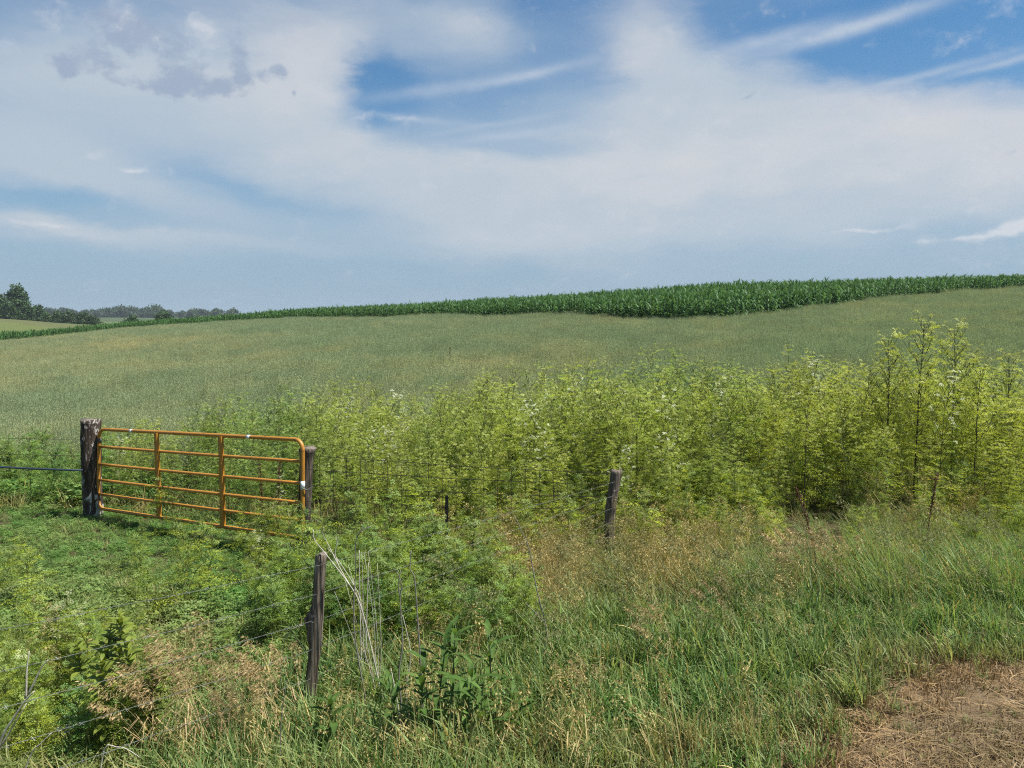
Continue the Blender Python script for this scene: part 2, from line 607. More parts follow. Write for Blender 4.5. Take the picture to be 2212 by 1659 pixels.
M['tree'] = veg('tree', (.026, .060, .018), (.060, .115, .032), tint=(.05, .075, .04), transl=.2, vary=.35)
M['far_tree'] = veg('far_tree', (.024, .054, .020), (.050, .092, .032), transl=.2, vary=.35)
M['tree_bark'] = noise_mat('tree_bark', [(.3, (.05, .04, .03)), (.7, (.12, .10, .08))], (3, 3, 1))
M['wire'] = noise_mat('wire', [(.35, (.15, .16, .14)), (.65, (.33, .35, .32))], (40, 40, 40), rough=.45, metallic=.35, bump=0)
M['rusty_wire'] = noise_mat('rusty_wire', [(.35, (.035, .028, .024)), (.65, (.085, .06, .045))], (40, 40, 40), rough=.75, metallic=.2, bump=0)
M['t_post'] = noise_mat('t_post', [(.35, (.012, .013, .012)), (.7, (.04, .035, .03))], (20, 20, 8), rough=.6)
M['blue_rope'] = noise_mat('blue_rope', [(.35, (.012, .022, .040)), (.65, (.03, .052, .085))], (60, 60, 60), rough=.6, bump=.4)
M['sticker'] = noise_mat('sticker', [(.3, (.62, .63, .64)), (.7, (.78, .79, .80))], (50, 50, 50), rough=.35, bump=0)
M['gate_metal'] = noise_mat('gate_metal', [(.4, (.06, .06, .055)), (.7, (.15, .14, .13))], (30, 30, 30), rough=.5, metallic=.5, bump=.1)


def gate_paint():
    m, nt, out = new_mat('gate_paint')
    tc = nt.nodes.new('ShaderNodeTexCoord')
    def noi(s, d=5):
        mp = nt.nodes.new('ShaderNodeMapping'); mp.inputs['Scale'].default_value = s
        nt.links.new(tc.outputs['Object'], mp.inputs[0])
        n = nt.nodes.new('ShaderNodeTexNoise'); n.inputs['Scale'].default_value = 1; n.inputs['Detail'].default_value = d
        n.inputs['Roughness'].default_value = .65
        nt.links.new(mp.outputs[0], n.inputs['Vector'])
        return n.outputs['Fac']
    fade = noi((2.5, 2.5, 3))
    col = mixn(nt, fade, rgba((.36, .155, .020)), rgba((.48, .225, .030)))
    scr = nt.nodes.new('ShaderNodeMapRange')
    nt.links.new(noi((22, 22, 60), 6), scr.inputs[0])
    scr.inputs[1].default_value, scr.inputs[2].default_value = .565, .63
    col = mixn(nt, mathn(nt, 'MULTIPLY', scr.outputs[0], .75), col, rgba((.15, .07, .025)))
    pb = nt.nodes.new('ShaderNodeBsdfPrincipled')
    nt.links.new(col, pb.inputs['Base Color'])
    pb.inputs['Roughness'].default_value = .42
    nt.links.new(pb.outputs[0], out.inputs[0])
    return m


M['gate_paint'] = gate_paint()


def post_mat(name, dark, mid, light, patch, cover):
    """weathered wood: vertical grain, plus pale bark patches where a second noise is high"""
    m, nt, out = new_mat(name)
    tc = nt.nodes.new('ShaderNodeTexCoord')
    def noi(s, d=6, dist=0.):
        mp = nt.nodes.new('ShaderNodeMapping'); mp.inputs['Scale'].default_value = s
        nt.links.new(tc.outputs['Object'], mp.inputs[0])
        n = nt.nodes.new('ShaderNodeTexNoise'); n.inputs['Scale'].default_value = 1; n.inputs['Detail'].default_value = d
        n.inputs['Roughness'].default_value = .65; n.inputs['Distortion'].default_value = dist
        nt.links.new(mp.outputs[0], n.inputs['Vector'])
        return n.outputs['Fac']
    grain = noi((38, 38, 3.2), 7, .4)
    cr = nt.nodes.new('ShaderNodeValToRGB')
    nt.links.new(grain, cr.inputs[0])
    e = cr.color_ramp.elements
    e[0].position, e[0].color = .34, rgba(dark)
    e[1].position, e[1].color = .68, rgba(light)
    q = e.new(.5); q.color = rgba(mid)
    mr = nt.nodes.new('ShaderNodeMapRange')
    nt.links.new(noi((13, 13, 4.5), 6, .8), mr.inputs[0])
    mr.inputs[1].default_value, mr.inputs[2].default_value = cover, cover + .035
    col = mixn(nt, mr.outputs[0], cr.outputs[0], rgba(patch))
    pb = nt.nodes.new('ShaderNodeBsdfPrincipled')
    nt.links.new(col, pb.inputs['Base Color'])
    pb.inputs['Roughness'].default_value = .88
    pb.inputs['Specular IOR Level'].default_value = .15
    b = nt.nodes.new('ShaderNodeBump'); b.inputs['Strength'].default_value = .8; b.inputs['Distance'].default_value = .012
    nt.links.new(mathn(nt, 'ADD', grain, mr.outputs[0]), b.inputs['Height'])
    nt.links.new(b.outputs[0], pb.inputs['Normal'])
    nt.links.new(pb.outputs[0], out.inputs[0])
    return m


M['post_bark'] = post_mat('post_bark', (.020, .014, .010), (.055, .040, .030), (.12, .095, .075), (.42, .39, .36), .555)
M['post_grey'] = post_mat('post_grey', (.028, .022, .017), (.115, .092, .070), (.27, .235, .19), (.36, .33, .29), .60)
M['post_dark'] = post_mat('post_dark', (.018, .014, .011), (.065, .052, .042), (.16, .14, .115), (.26, .24, .21), .62)
M['post_end'] = noise_mat('post_end', [(.35, (.10, .08, .06)), (.65, (.22, .19, .155))], (40, 40, 40), bump=.4)

# ------------------------------------------------------------------ the ground
def bdist(px):
    return np.interp(px, BX, BD)


def build_ground():
    a1 = np.linspace(-R(46), R(46), 230)
    a2 = np.linspace(R(46), R(314), 62)[1:-1]
    azs = np.concatenate([a1, a2])
    rs = np.concatenate([[0.0], np.geomspace(.8, 3200, 190)])
    A, RR = np.meshgrid(azs, rs, indexing='ij')
    x, y = (np.sin(A) * RR).ravel(), (np.cos(A) * RR).ravel()
    z = zf(x, y)
    z += fbm(x * 1.3, y * 1.3, 3) * .03 * np.clip(1 - np.hypot(x, y) / 40, 0, 1)
    z[np.hypot(x, y) < 1e-6] = z1(0, .001)
    na, nr = len(azs), len(rs)
    faces = []
    for i in range(na):
        j = (i + 1) % na
        for k in range(nr - 1):
            if k == 0:
                faces.append((i * nr, i * nr + 1, j * nr + 1))
            else:
                faces.append((i * nr + k, i * nr + k + 1, j * nr + k + 1, j * nr + k))
    me = bpy.data.meshes.new('ground')
    me.from_pydata(list(zip(x, y, z)), [], faces)
    me.polygons.foreach_set('use_smooth', [True] * len(faces))
    # land use colour
    col = np.tile(np.array([.070, .058, .030]), (len(x), 1))
    yy = np.maximum(y, .01)
    px = CX + F * x / yy
    d = y
    front = y > 1
    B = bdist(px)
    oat = front & (d > 14) & (d <= B)
    col[oat] = (.085, .095, .045)
    corn = front & (d > B) & (d < B + 45)
    col[corn] = (.05, .045, .028)
    far = (~front & (np.hypot(x, y) > 30)) | (front & (d > np.maximum(B + 38, 132)))
    col[far] = (.075, .105, .035)
    n1 = fbm(x / 90., y / 60., 8)
    col[far] *= (1 + .35 * n1[far])[:, None]
    strip = front & (d > 132) & (d < 172) & (px < 260)
    col[strip] = (.100, .122, .042)
    strip2 = front & (d > 172) & (d < 250) & (px < 260)
    col[strip2] = (.095, .105, .045)
    far2 = front & (d > 500)
    col[far2] = (.06, .085, .04)
    st = stubble(x, y)
    col = col * (1 - st[:, None]) + np.array([.150, .108, .064]) * st[:, None]
    at = me.attributes.new('land', 'FLOAT_COLOR', 'POINT')
    at.data.foreach_set('color', np.concatenate([col, np.ones((len(x), 1))], 1).ravel())
    m, nt, out = new_mat('soil')
    a = nt.nodes.new('ShaderNodeAttribute'); a.attribute_name = 'land'
    tc = nt.nodes.new('ShaderNodeTexCoord')
    n = nt.nodes.new('ShaderNodeTexNoise')
    nt.links.new(tc.outputs['Object'], n.inputs['Vector'])
    n.inputs['Scale'].default_value = 9; n.inputs['Detail'].default_value = 8; n.inputs['Roughness'].default_value = .7
    mr = nt.nodes.new('ShaderNodeMapRange')
    nt.links.new(n.outputs['Fac'], mr.inputs[0])
    mr.inputs[1].default_value, mr.inputs[2].default_value, mr.inputs[3].default_value, mr.inputs[4].default_value = .25, .75, .45, 1.5
    vm = nt.nodes.new('ShaderNodeVectorMath'); vm.operation = 'SCALE'
    nt.links.new(a.outputs['Color'], vm.inputs[0]); nt.links.new(mr.outputs[0], vm.inputs['Scale'])
    pb = nt.nodes.new('ShaderNodeBsdfPrincipled')
    nt.links.new(vm.outputs[0], pb.inputs['Base Color'])
    pb.inputs['Roughness'].default_value = .95; pb.inputs['Specular IOR Level'].default_value = .1
    b = nt.nodes.new('ShaderNodeBump'); b.inputs['Strength'].default_value = .6; b.inputs['Distance'].default_value = .03
    nt.links.new(n.outputs['Fac'], b.inputs['Height']); nt.links.new(b.outputs[0], pb.inputs['Normal'])
    nt.links.new(pb.outputs[0], out.inputs[0])
    me.materials.append(m)
    o = link('ground', me)
    tag(o, 'rolling farm ground under the grass, oats and corn', 'ground', kind='structure')


# mown patch on the road shoulder: 0..1
_sp = [G(*p) for p in [(1665, 1659), (1755, 1500), (1820, 1418), (2000, 1392), (2212, 1390)]]
SPX = [p.x for p in _sp]
SPY = [p.y for p in _sp]


def stubble(x, y):
    x = np.asarray(x, float); y = np.asarray(y, float)
    w = fbm(x * 1.6, y * 1.6, 21) * .35
    edge = np.interp(x + w, [SPX[0] - .5, SPX[0]] + SPX[1:] + [SPX[-1] + 6], [1.0, SPY[0]] + SPY[1:] + [SPY[-1] + .4])
    s = np.clip((edge + w - y) / .85 + .25 * vnoise(x * 6, y * 6, 23), 0, 1)
    # a thin tongue of mown straw along the bottom
    s2 = np.clip((SPY[0] - .12 + w - y) / .3, 0, 1) * np.clip((x + .2) / .6, 0, 1)
    return np.maximum(s, s2)


build_ground()


# ------------------------------------------------------------------ plants
def V(*a):
    return Vector(a)


def rdir(r, up=0.0):
    while True:
        v = Vector((r.uniform(-1, 1), r.uniform(-1, 1), r.uniform(-1, 1)))
        if .05 < v.length < 1:
            v.normalize()
            v.z += up
            return v.normalized()


def frond(mb, r, base, d, L, mat=0, k=9, ls=.036, lv=None):
    """feathery compound leaf"""
    d = d.normalized()
    side = d.cross(V(0, 0, 1))
    side = side.normalized() if side.length > .05 else V(1, 0, 0)
    up = side.cross(d)
    lv0 = r.random() if lv is None else lv
    p = base.copy()
    dd = d.copy()
    st = L / k
    pts = [p.copy()]
    for j in range(k):
        dd = (dd + V(0, 0, -.09) + rdir(r) * .06).normalized()
        p = p + dd * st
        pts.append(p.copy())
        t = (j + 1) / k
        wl = L * .42 * math.sin(math.pi * min(1, .25 + .75 * (1 - t))) + .01
        for s in (-1, 1):
            pd = (side * s + dd * .55 + up * r.uniform(-.1, .35)).normalized()
            nl = max(1, int(wl / (ls * .8)))
            for q in range(nl):
                b = p + pd * (q * ls * .8)
                ld = (pd + rdir(r) * .75).normalized()
                mb.leaflet(b, ld, (up + rdir(r) * 1.6).normalized(), ls * r.uniform(.8, 1.4), ls * .38, mat, min(1, max(0, lv0 + r.uniform(-.3, .3))))
    return pts


def umbel(mb, r, tip, d, rad, mat, n=9):
    lv0 = r.random()
    ax = d.normalized()
    u = ax.orthogonal().normalized()
    w = ax.cross(u)
    for i in range(n):
        a = i * 2.4
        rr = math.sqrt((i + .5) / n) * rad
        c = tip + (u * math.cos(a) + w * math.sin(a)) * rr + ax * (rad * .55 - rr * .25)
        mb.ribbon([tip, c], [.0025, .0015], w, mat, lv0 * .4)
        s = rad * .27
        k0 = r.uniform(0, 6)
        for q in range(4):
            a0 = k0 + q * 1.57
            e = c + (u * math.cos(a0) + w * math.sin(a0)) * s + ax * r.uniform(-.3, .5) * s
            e2 = c + (u * math.cos(a0 + 1.2) + w * math.sin(a0 + 1.2)) * s
            mb.face([c, e, e2], mat, min(1, max(0, lv0 + r.uniform(-.3, .4))))


def umbel_weed(seed, H=2.0, bare=.35, nb=17, full=1.0, rad=.038, rstem=.011):
    """tall feathery umbel weed: returns stem, leaf and flower collectors"""
    r = random.Random(seed)
    st, lf, fl = MB(), MB(), MB()
    lean = V(r.uniform(-.12, .05), r.uniform(-.08, .08), 0)
    n = 9
    pts = []
    for i in range(n):
        t = i / (n - 1)
        pts.append(V(0, 0, t * H) + lean * (t * t * H) + V(r.uniform(-1, 1), r.uniform(-1, 1), 0) * .018 * t)
    st.tube(pts, [rstem * (1 - .75 * i / (n - 1)) for i in range(n)], 5, 0, .5)

    def at(t):
        x = t * (n - 1)
        i = min(int(x), n - 2)
        return pts[i].lerp(pts[i + 1], x - i)
    # low leaves: few, drooping
    for i in range(int(5 * full)):
        t = r.uniform(.06, bare)
        a = r.uniform(0, 6.28)
        frond(lf, r, at(t), V(math.cos(a), math.sin(a), .35), r.uniform(.22, .4), k=7)
    for i in range(nb):
        t = bare + (.97 - bare) * (i + r.random() * .7) / nb
        a = i * 2.4 + r.uniform(-.4, .4)
        b = at(t)
        out = V(math.cos(a), math.sin(a), 0)
        L = (.13 + .55 * (1 - t)) * H / 2 * r.uniform(.6, 1.3)
        d = (out * .70 + V(0, 0, r.uniform(.45, 1.7))).normalized()
        tip = b + d * L + V(0, 0, .08 * L)
        mid = b.lerp(tip, .5) + out * .04 * L
        st.tube([b, mid, tip], [.0045, .0035, .002], 3, 0, .6, cap=False)
        # leaf at the node
        a2 = a + r.uniform(-.5, .5)
        if r.random() < full:
            frond(lf, r, b, V(math.cos(a2), math.sin(a2), .25), r.uniform(.2, .34) * (1.15 - .5 * t), k=9, ls=.026)
        for q in range(5):
            s = r.uniform(.3, 1.0)
            c = b.lerp(tip, s)
            a3 = a + r.uniform(-1.6, 1.6)
            dd = V(math.cos(a3), math.sin(a3), r.uniform(.2, 1.3)).normalized()
            if q < (2 if t < .6 else 1):
                frond(lf, r, c, dd, r.uniform(.11, .21), k=8, ls=.023)
            e = c + (dd + V(0, 0, .6)).normalized() * r.uniform(.06, .20)
            st.tube([c, e], [.0025, .0015], 3, 0, .7, cap=False)
            umbel(fl, r, e, V(r.uniform(-.95, .95), r.uniform(-.95, .95), .8), rad * r.uniform(.55, 1.05), 0, 7)
        umbel(fl, r, tip, V(r.uniform(-.25, .25), r.uniform(-.25, .25), 1), rad * r.uniform(.9, 1.3), 0)
    umbel(fl, r, pts[-1], V(0, 0, 1), rad * 1.3, 0)
    return st, lf, fl


def corn_plant(seed, H=1.9):
    r = random.Random(seed)
    st, lf = MB(), MB()
    st.tube([V(0, 0, 0), V(.01, 0, H * .5), V(0, .01, H * .82)], [.016, .014, .007], 4, 0, .5, cap=False)
    base_a = r.uniform(0, 3.14)
    n = 11
    for i in range(n):
        t = .12 + .72 * i / (n - 1)
        a = base_a + (i % 2) * math.pi + r.uniform(-.5, .5)
        o = V(math.cos(a), math.sin(a), 0)
        L = (.45 + .5 * math.sin(math.pi * (.15 + .75 * t))) * r.uniform(.8, 1.1)
        if i > n - 4:
            L *= .72
        elev = .62 + .72 * t
        p = V(0, 0, t * H)
        d = (o * math.cos(elev) + V(0, 0, math.sin(elev))).normalized()
        pts, ws = [p.copy()], [.05]
        droop = r.uniform(.22, .46) * (1.35 - .6 * t)
        for k in range(6):
            p = p + d * (L / 6)
            d = (d + V(0, 0, -droop) + o * .05).normalized()
            pts.append(p.copy()); ws.append(.098 * (1 - ((k + 1) / 6) ** 2.2) + .004)
        s = V(-math.sin(a), math.cos(a), 0) + rdir(r) * .25
        lf.ribbon(pts, ws, s.normalized(), 0, r.random())
    for k in range(3):     # rolled new leaves at the top
        a = r.uniform(0, 6.28)
        o = V(math.cos(a), math.sin(a), 0)
        lf.ribbon([V(0, 0, H * .8), V(0, 0, H * .9) + o * .03, V(0, 0, H) + o * r.uniform(.06, .16)], [.04, .045, .004], o.orthogonal().normalized(), 0, r.uniform(.4, 1))
    return st, lf


def oat_tuft(seed, n=30, rad=.33, H=.92):
    r = random.Random(seed)
    mb = MB()
    for i in range(n):
        a, q = r.uniform(0, 6.28), math.sqrt(r.random()) * rad
        b = V(math.cos(a) * q, math.sin(a) * q, 0)
        h = H * r.uniform(.72, 1.08)
        l = V(r.uniform(-.16, .10), r.uniform(-.12, .12), 0)
        top = b + l * h + V(0, 0, h)
        mid = b + l * h * .35 + V(0, 0, h * .5)
        sd = V(math.cos(a * 7), math.sin(a * 7), 0)
        mb.ribbon([b, mid, top], [.007, .006, .003], sd, 0, r.uniform(.3, .8))
        for k in range(2):
            t = r.uniform(.25, .7)
            c = b.lerp(top, t)
            o = V(r.uniform(-1, 1), r.uniform(-1, 1), 0).normalized()
            L = r.uniform(.16, .28)
            mb.ribbon([c, c + o * L * .5 + V(0, 0, L * .5), c + o * L + V(0, 0, L * .25)], [.012, .012, .002], o.cross(V(0, 0, 1)), 0, r.random())
        for k in range(13):
            t = r.uniform(.72, 1.0)
            c = mid.lerp(top, (t - .5) * 2) if t > .5 else top
            o = V(r.uniform(-1, 1), r.uniform(-1, 1), 0) * .055
            e = c + o + V(0, 0, .01)
            mb.leaflet(e, V(o.x * 4, o.y * 4, -.9).normalized(), rdir(r), r.uniform(.022, .034), .011, 1, r.random())
    return mb


def grass_tuft(seed, n=34, rad=.10, L=(.28, .6), lean=(-.25, 0), w=.008, lvr=(0, 1), droop=.22, dead=.12):
    r = random.Random(seed)
    mb = MB()
    for i in range(n):
        a, q = r.uniform(0, 6.28), math.sqrt(r.random()) * rad
        b = V(math.cos(a) * q, math.sin(a) * q, -.01)
        l = r.uniform(*L)
        d = V(lean[0] + r.gauss(0, .28), lean[1] + r.gauss(0, .28), 1).normalized()
        hz = V(d.x + r.uniform(-.2, .2), d.y + r.uniform(-.2, .2), 0)
        pts, p = [b.copy()], b.copy()
        dr = droop * r.uniform(.2, 1.7)
        for k in range(4):
            p = p + d * (l / 4)
            d = (d + hz * dr * .9 + V(0, 0, -dr * .55)).normalized()
            pts.append(p.copy())
        s = d.cross(V(0, 0, 1))
        s = (s.normalized() if s.length > .05 else V(1, 0, 0))
        s = (s + rdir(r) * .5).normalized()
        ww = w * r.uniform(.7, 1.3)
        mb.ribbon(pts, [ww * .7, ww, ww * .9, ww * .6, .0008], s, 1 if r.random() < dead else 0, r.uniform(*lvr))
    return mb


def brome_head(mb, r, p, d, L, n=22, mat=0, size=.024):
    """nodding one-sided panicle of spikelets"""
    d = d.normalized()
    for k in range(n):
        t = (k + r.random()) / n
        c = p + d * (L * t) + V(0, 0, -.25 * L * t * t)
        o = V(r.uniform(-1, .6), r.uniform(-1, 1), r.uniform(-.5, .4)) * (.055 * (1.1 - t) + .008)
        e = c + o
        mb.ribbon([c, e], [.0018, .0012], d, mat, .5)
        dd = (o.normalized() * .5 + d * .5 + V(0, 0, -.8)).normalized()
        for q in range(2):
            mb.leaflet(e, (dd + rdir(r) * .25).normalized(), rdir(r), size * r.uniform(.8, 1.4), .008, mat, r.random())


def brome_tuft(seed, n=7, rad=.10, H=(.5, .85), lean=(-.3, 0), mats=(0, 0), hl=.2, sp=20):
    r = random.Random(seed)
    mb = MB()
    for i in range(n):
        a, q = r.uniform(0, 6.28), math.sqrt(r.random()) * rad
        b = V(math.cos(a) * q, math.sin(a) * q, 0)
        h = r.uniform(*H)
        d = V(lean[0] + r.gauss(0, .18), lean[1] + r.gauss(0, .18), 1).normalized()
        pts, p = [b.copy()], b.copy()
        for k in range(4):
            p = p + d * (h / 4)
            d = (d + V(lean[0] * .22, lean[1] * .2, -.06)).normalized()
            pts.append(p.copy())
        mb.ribbon(pts, [.004, .004, .003, .0025, .002], V(math.cos(a), math.sin(a), 0), mats[0], r.uniform(.3, 1))
        brome_head(mb, r, pts[-1], d, hl * r.uniform(.7, 1.2), sp, mats[1])
        for k in range(2):
            c = pts[r.randint(1, 2)]
            o = V(r.uniform(-1, .4), r.uniform(-1, 1), 0).normalized()
            L = r.uniform(.12, .25)
            mb.ribbon([c, c + o * L * .5 + V(0, 0, L * .5), c + o * L + V(0, 0, L * .1)], [.007, .007, .001], o.cross(V(0, 0, 1)), mats[0], r.random())
    return mb


def carpet_tuft(seed, n=46, rad=.16, H=(.04, .22), ls=.034):
    r = random.Random(seed)
    mb = MB()
    for i in range(n):
        a, q = r.uniform(0, 6.28), math.sqrt(r.random()) * rad
        h = r.uniform(*H) * (1.1 - .6 * q / rad)
        b = V(math.cos(a) * q * .6, math.sin(a) * q * .6, 0)
        c = V(math.cos(a) * q, math.sin(a) * q, h)
        mb.ribbon([b, c], [.003, .002], V(-math.sin(a), math.cos(a), 0), 0, .2)
        lv = r.random()
        k0 = r.uniform(0, 6.28)
        for k in range(3):
            aa = k0 + k * 2.1
            dd = V(math.cos(aa), math.sin(aa), r.uniform(-.25, .45)).normalized()
            mb.leaflet(c, dd, (V(0, 0, 1) + rdir(r) * .35).normalized(), ls * r.uniform(.7, 1.3), ls * .62, 0, min(1, max(0, lv + r.uniform(-.25, .25))))
    for i in range(3):
        a = r.uniform(0, 6.28)
        frond(mb, r, V(0, 0, .03), V(math.cos(a), math.sin(a), .9), r.uniform(.14, .24), k=6, ls=.028)
    return mb


# geometry-nodes scatter for the stuff nobody could count
def scatter(name, sources, pts, rot, scl, tint, label='', cat='', idx=None):
    coll = bpy.data.collections.new(name + '_sources')
    for i, (me) in enumerate(sources):
        coll.objects.link(bpy.data.objects.new('%s_source_%02d' % (name, i), me))
    n = len(pts)
    me = bpy.data.meshes.new(name)
    me.from_pydata([tuple(p) for p in pts], [], [])
    me.attributes.new('rot', 'FLOAT_VECTOR', 'POINT').data.foreach_set('vector', np.asarray(rot, np.float32).ravel())
    me.attributes.new('scl', 'FLOAT', 'POINT').data.foreach_set('value', np.asarray(scl, np.float32))
    me.attributes.new('tint', 'FLOAT', 'POINT').data.foreach_set('value', np.asarray(tint, np.float32))
    me.attributes.new('idx', 'INT', 'POINT').data.foreach_set('value', (nrng.integers(0, len(sources), n) if idx is None else np.asarray(idx)).astype(np.int32))
    o = link(name, me)
    ng = bpy.data.node_groups.new(name, 'GeometryNodeTree')
    ng.interface.new_socket('Geometry', in_out='INPUT', socket_type='NodeSocketGeometry')
    ng.interface.new_socket('Geometry', in_out='OUTPUT', socket_type='NodeSocketGeometry')
    gi, go = ng.nodes.new('NodeGroupInput'), ng.nodes.new('NodeGroupOutput')
    ci = ng.nodes.new('GeometryNodeCollectionInfo')
    ci.inputs[0].default_value = coll
    ci.inputs['Separate Children'].default_value = True
    ci.inputs['Reset Children'].default_value = True
    iop = ng.nodes.new('GeometryNodeInstanceOnPoints')
    iop.inputs['Pick Instance'].default_value = True

    def attr(nm, t):
        a = ng.nodes.new('GeometryNodeInputNamedAttribute')
        a.data_type = t
        a.inputs[0].default_value = nm
        return a.outputs[0]
    ng.links.new(gi.outputs[0], iop.inputs['Points'])
    ng.links.new(ci.outputs[0], iop.inputs['Instance'])
    ng.links.new(attr('idx', 'INT'), iop.inputs['Instance Index'])
    ng.links.new(attr('rot', 'FLOAT_VECTOR'), iop.inputs['Rotation'])
    ng.links.new(attr('scl', 'FLOAT'), iop.inputs['Scale'])
    ng.links.new(iop.outputs[0], go.inputs[0])
    md = o.modifiers.new('scatter', 'NODES')
    md.node_group = ng
    return tag(o, label, cat, kind='stuff')


def rots(n, tilt=.12, full=True):
    r = nrng.normal(0, tilt, (n, 3))
    r[:, 2] = nrng.uniform(0, 2 * math.pi, n) if full else nrng.normal(0, .5, n)
    return r


def on_ground(x, y, dz=0):
    return np.stack([x, y, zf(x, y) + dz], 1)


def area_points(d0, d1, density, margin=.16):
    """uniform points in the view wedge between two depths"""
    k = CX / F + margin
    area = k * (d1 ** 2 - d0 ** 2)
    n = int(area * density)
    y = np.sqrt(nrng.uniform(d0 ** 2, d1 ** 2, n))
    x = nrng.uniform(-1, 1, n) * k * y
    return x, y


# ---------------- gate and fence geometry (world metres)
LP = G(190, 1132)                     # hinge post base
LP = Vector(((189 - CX) / F * 12.06, 12.06, 0)); LP.z = z1(LP.x, LP.y)
GL_T, GL_B = P(214, 927, 12.0), P(212, 1098, 12.0)
GR_T, GR_B = P(654, 950, 9.85), P(654, 1163, 9.85)
RP = Vector((P(650, 1000, 10.15).x, 10.15, 0)); RP.z = z1(RP.x, RP.y)
TPp = G(1318, 1192); TP = Vector((TPp.x, TPp.y, TPp.z))
NP = G(668, 1545)
BACK = lambda x: np.interp(x, [-12, -6.2, -4, -2.6, 0, 3, 5.5, 7, 12], [15.2, 15.2, 15.8, 16.2, 16.4, 15.6, 15.2, 14.6, 14.6])
FRONT = lambda x: np.interp(x, [-12, -6.3, -2.5, -1.2, 1.2, 3.2, 5.5, 9, 12], [12.9, 12.7, 10.75, 10.35, 10.15, 9.9, 9.8, 10.0, 10.2])


def htop(px):
    """height of the weed stand by column"""
    return np.interp(px, [-300, 0, 140, 215, 300, 420, 560, 700, 830, 880, 960, 1100, 1350, 1500, 1700, 1830, 1920, 1990, 2080, 2150, 2212, 2600],
                     [.8, .85, .9, 1.65, 1.25, 1.6, 1.65, 1.75, 1.55, 1.45, 1.8, 1.85, 1.92, 1.95, 1.82, 1.78, 1.9, 2.05, 1.98, 1.75, 1.72, 1.75])


# ---------------- trees far off
def tree_meshes(seed, H, Wd, leaf, nleaf, lobes=9, cone=0., mat='tree', low=.14):
    r = random.Random(seed)
    tr, cr = MB(), MB()
    tr.tube([V(0, 0, 0), V(.02 * H, 0, H * .3), V(0, .02 * H, H * .7)], [H * .03, H * .022, H * .007], 6)
    cs = []
    for i in range(lobes):
        t = (i + .5) / lobes
        z = H * (low + (.88 - low) * t)
        prof = math.sin(math.pi * min(1, .34 + .58 * t)) * (1 - cone * t)
        for q_ in range(2 if t < .75 else 1):
            a = i * 2.4 + q_ * 2.9 + r.uniform(-.4, .4)
            q = Wd * .5 * prof * r.uniform(.25, .72)
            c = V(math.cos(a) * q, math.sin(a) * q, z)
            cs.append((c, Wd * .27 * (.6 + .4 * prof) * r.uniform(.8, 1.2)))
            tr.tube([V(0, 0, z * .5), c * .6 + V(0, 0, z * .2), c], [H * .010, H * .007, H * .002], 4, cap=False)
    cs.append((V(0, 0, H * .88), Wd * .24)); cs.append((V(Wd * .2, 0, H * .76), Wd * .22)); cs.append((V(-Wd * .22, 0, H * .72), Wd * .22))
    for i in range(nleaf):
        c, rad = r.choice(cs)
        dd = rdir(r, .15)
        q = rad * (r.random() ** .35)
        p = c + Vector((dd.x * q, dd.y * q, dd.z * q * .75))
        p.z = max(p.z, H * .03)
        lv = min(1, max(0, .5 + r.uniform(-.5, .5)))
        cr.leaflet(p, rdir(r), (dd + rdir(r) * .6).normalized(), leaf * r.uniform(.6, 1.4), leaf * r.uniform(.6, 1.0), 0, lv)
    return tr.mesh('trunk', M['tree_bark']), cr.mesh('crown', M[mat])


def tree(name, meshes, loc, label, cat='tree', group=None, rz=0, s=1.0, sz=None, tint=0.):
    t = thing(name, label, cat, loc, rz, group)
    t.scale = (s, s, sz or s)
    a, b = link('trunk', meshes[0], t), link('crown', meshes[1], t)
    b['tint'] = tint
    return t


def at_col(px, d, dz=0):
    x = (px - CX) / F * d
    return Vector((x, d, z1(x, d) + dz))


TALL = tree_meshes(5, 15.0, 10.0, .75, 3600, 12, mat='tree')
ROUND = [tree_meshes(20 + i, 8, 8.5, .65, 2200, 8, cone=.1 * i, mat='tree', low=.1) for i in range(3)]
BUSH = [tree_meshes(40 + i, 4.2, 7.5, .5, 1600, 6, mat='tree', low=.06) for i in range(2)]
FAR = [tree_meshes(60 + i, 11, 17, 1.7, 900, 6, mat='far_tree', low=.05) for i in range(4)]
tree('oak_tree', TALL, at_col(42, 300, -1.2), 'tallest tree on the horizon, standing at the left edge of the field')
tree('oak_tree', ROUND[0], at_col(4, 296, -.5), 'broad dark tree left of the tallest tree, cut by the frame edge', s=1.25)
tree('oak_tree', ROUND[1], at_col(24, 288, -.5), 'dark low tree in front of the tallest tree', s=.85)
tree('oak_tree', ROUND[2], at_col(62, 292, -.6), 'dark round tree at the right foot of the tallest tree', s=.8)
tree('small_tree', ROUND[1], at_col(87, 330, -.5), 'small lone tree standing just right of the tallest tree', s=.92, rz=2)
tree('small_tree', ROUND[2], at_col(356, 250, -.3), 'dark pointed tree above the corn at the right end of the tree row', s=.78, rz=1)
for px, d, s, k, l in [(106, 300, .8, 0, 'low bush at the foot of the left hill, first right of the big trees'), (128, 292, .95, 1, 'round bush second from the big trees in the hedge'),
                       (152, 288, 1.0, 0, 'broad grey-green bush in the middle of the hedge'), (182, 285, .95, 1, 'dark bush near the right end of the hedge'),
                       (205, 286, .75, 0, 'rightmost dark bush of the left hedge'), (288, 255, .95, 1, 'low spreading tree in the dip above the corn, left of the pointed tree'),
                       (275, 262, .6, 0, 'little bush left of the low spreading tree'), (330, 252, .65, 0, 'low bush at the left foot of the pointed tree'),
                       (378, 250, .7, 1, 'low bush at the right foot of the pointed tree')]:
    tree('hedge_bush', BUSH[k], at_col(px, d, -.3), l, 'bush', s=s, rz=px, tint=.5 if 'grey' in l else .1)
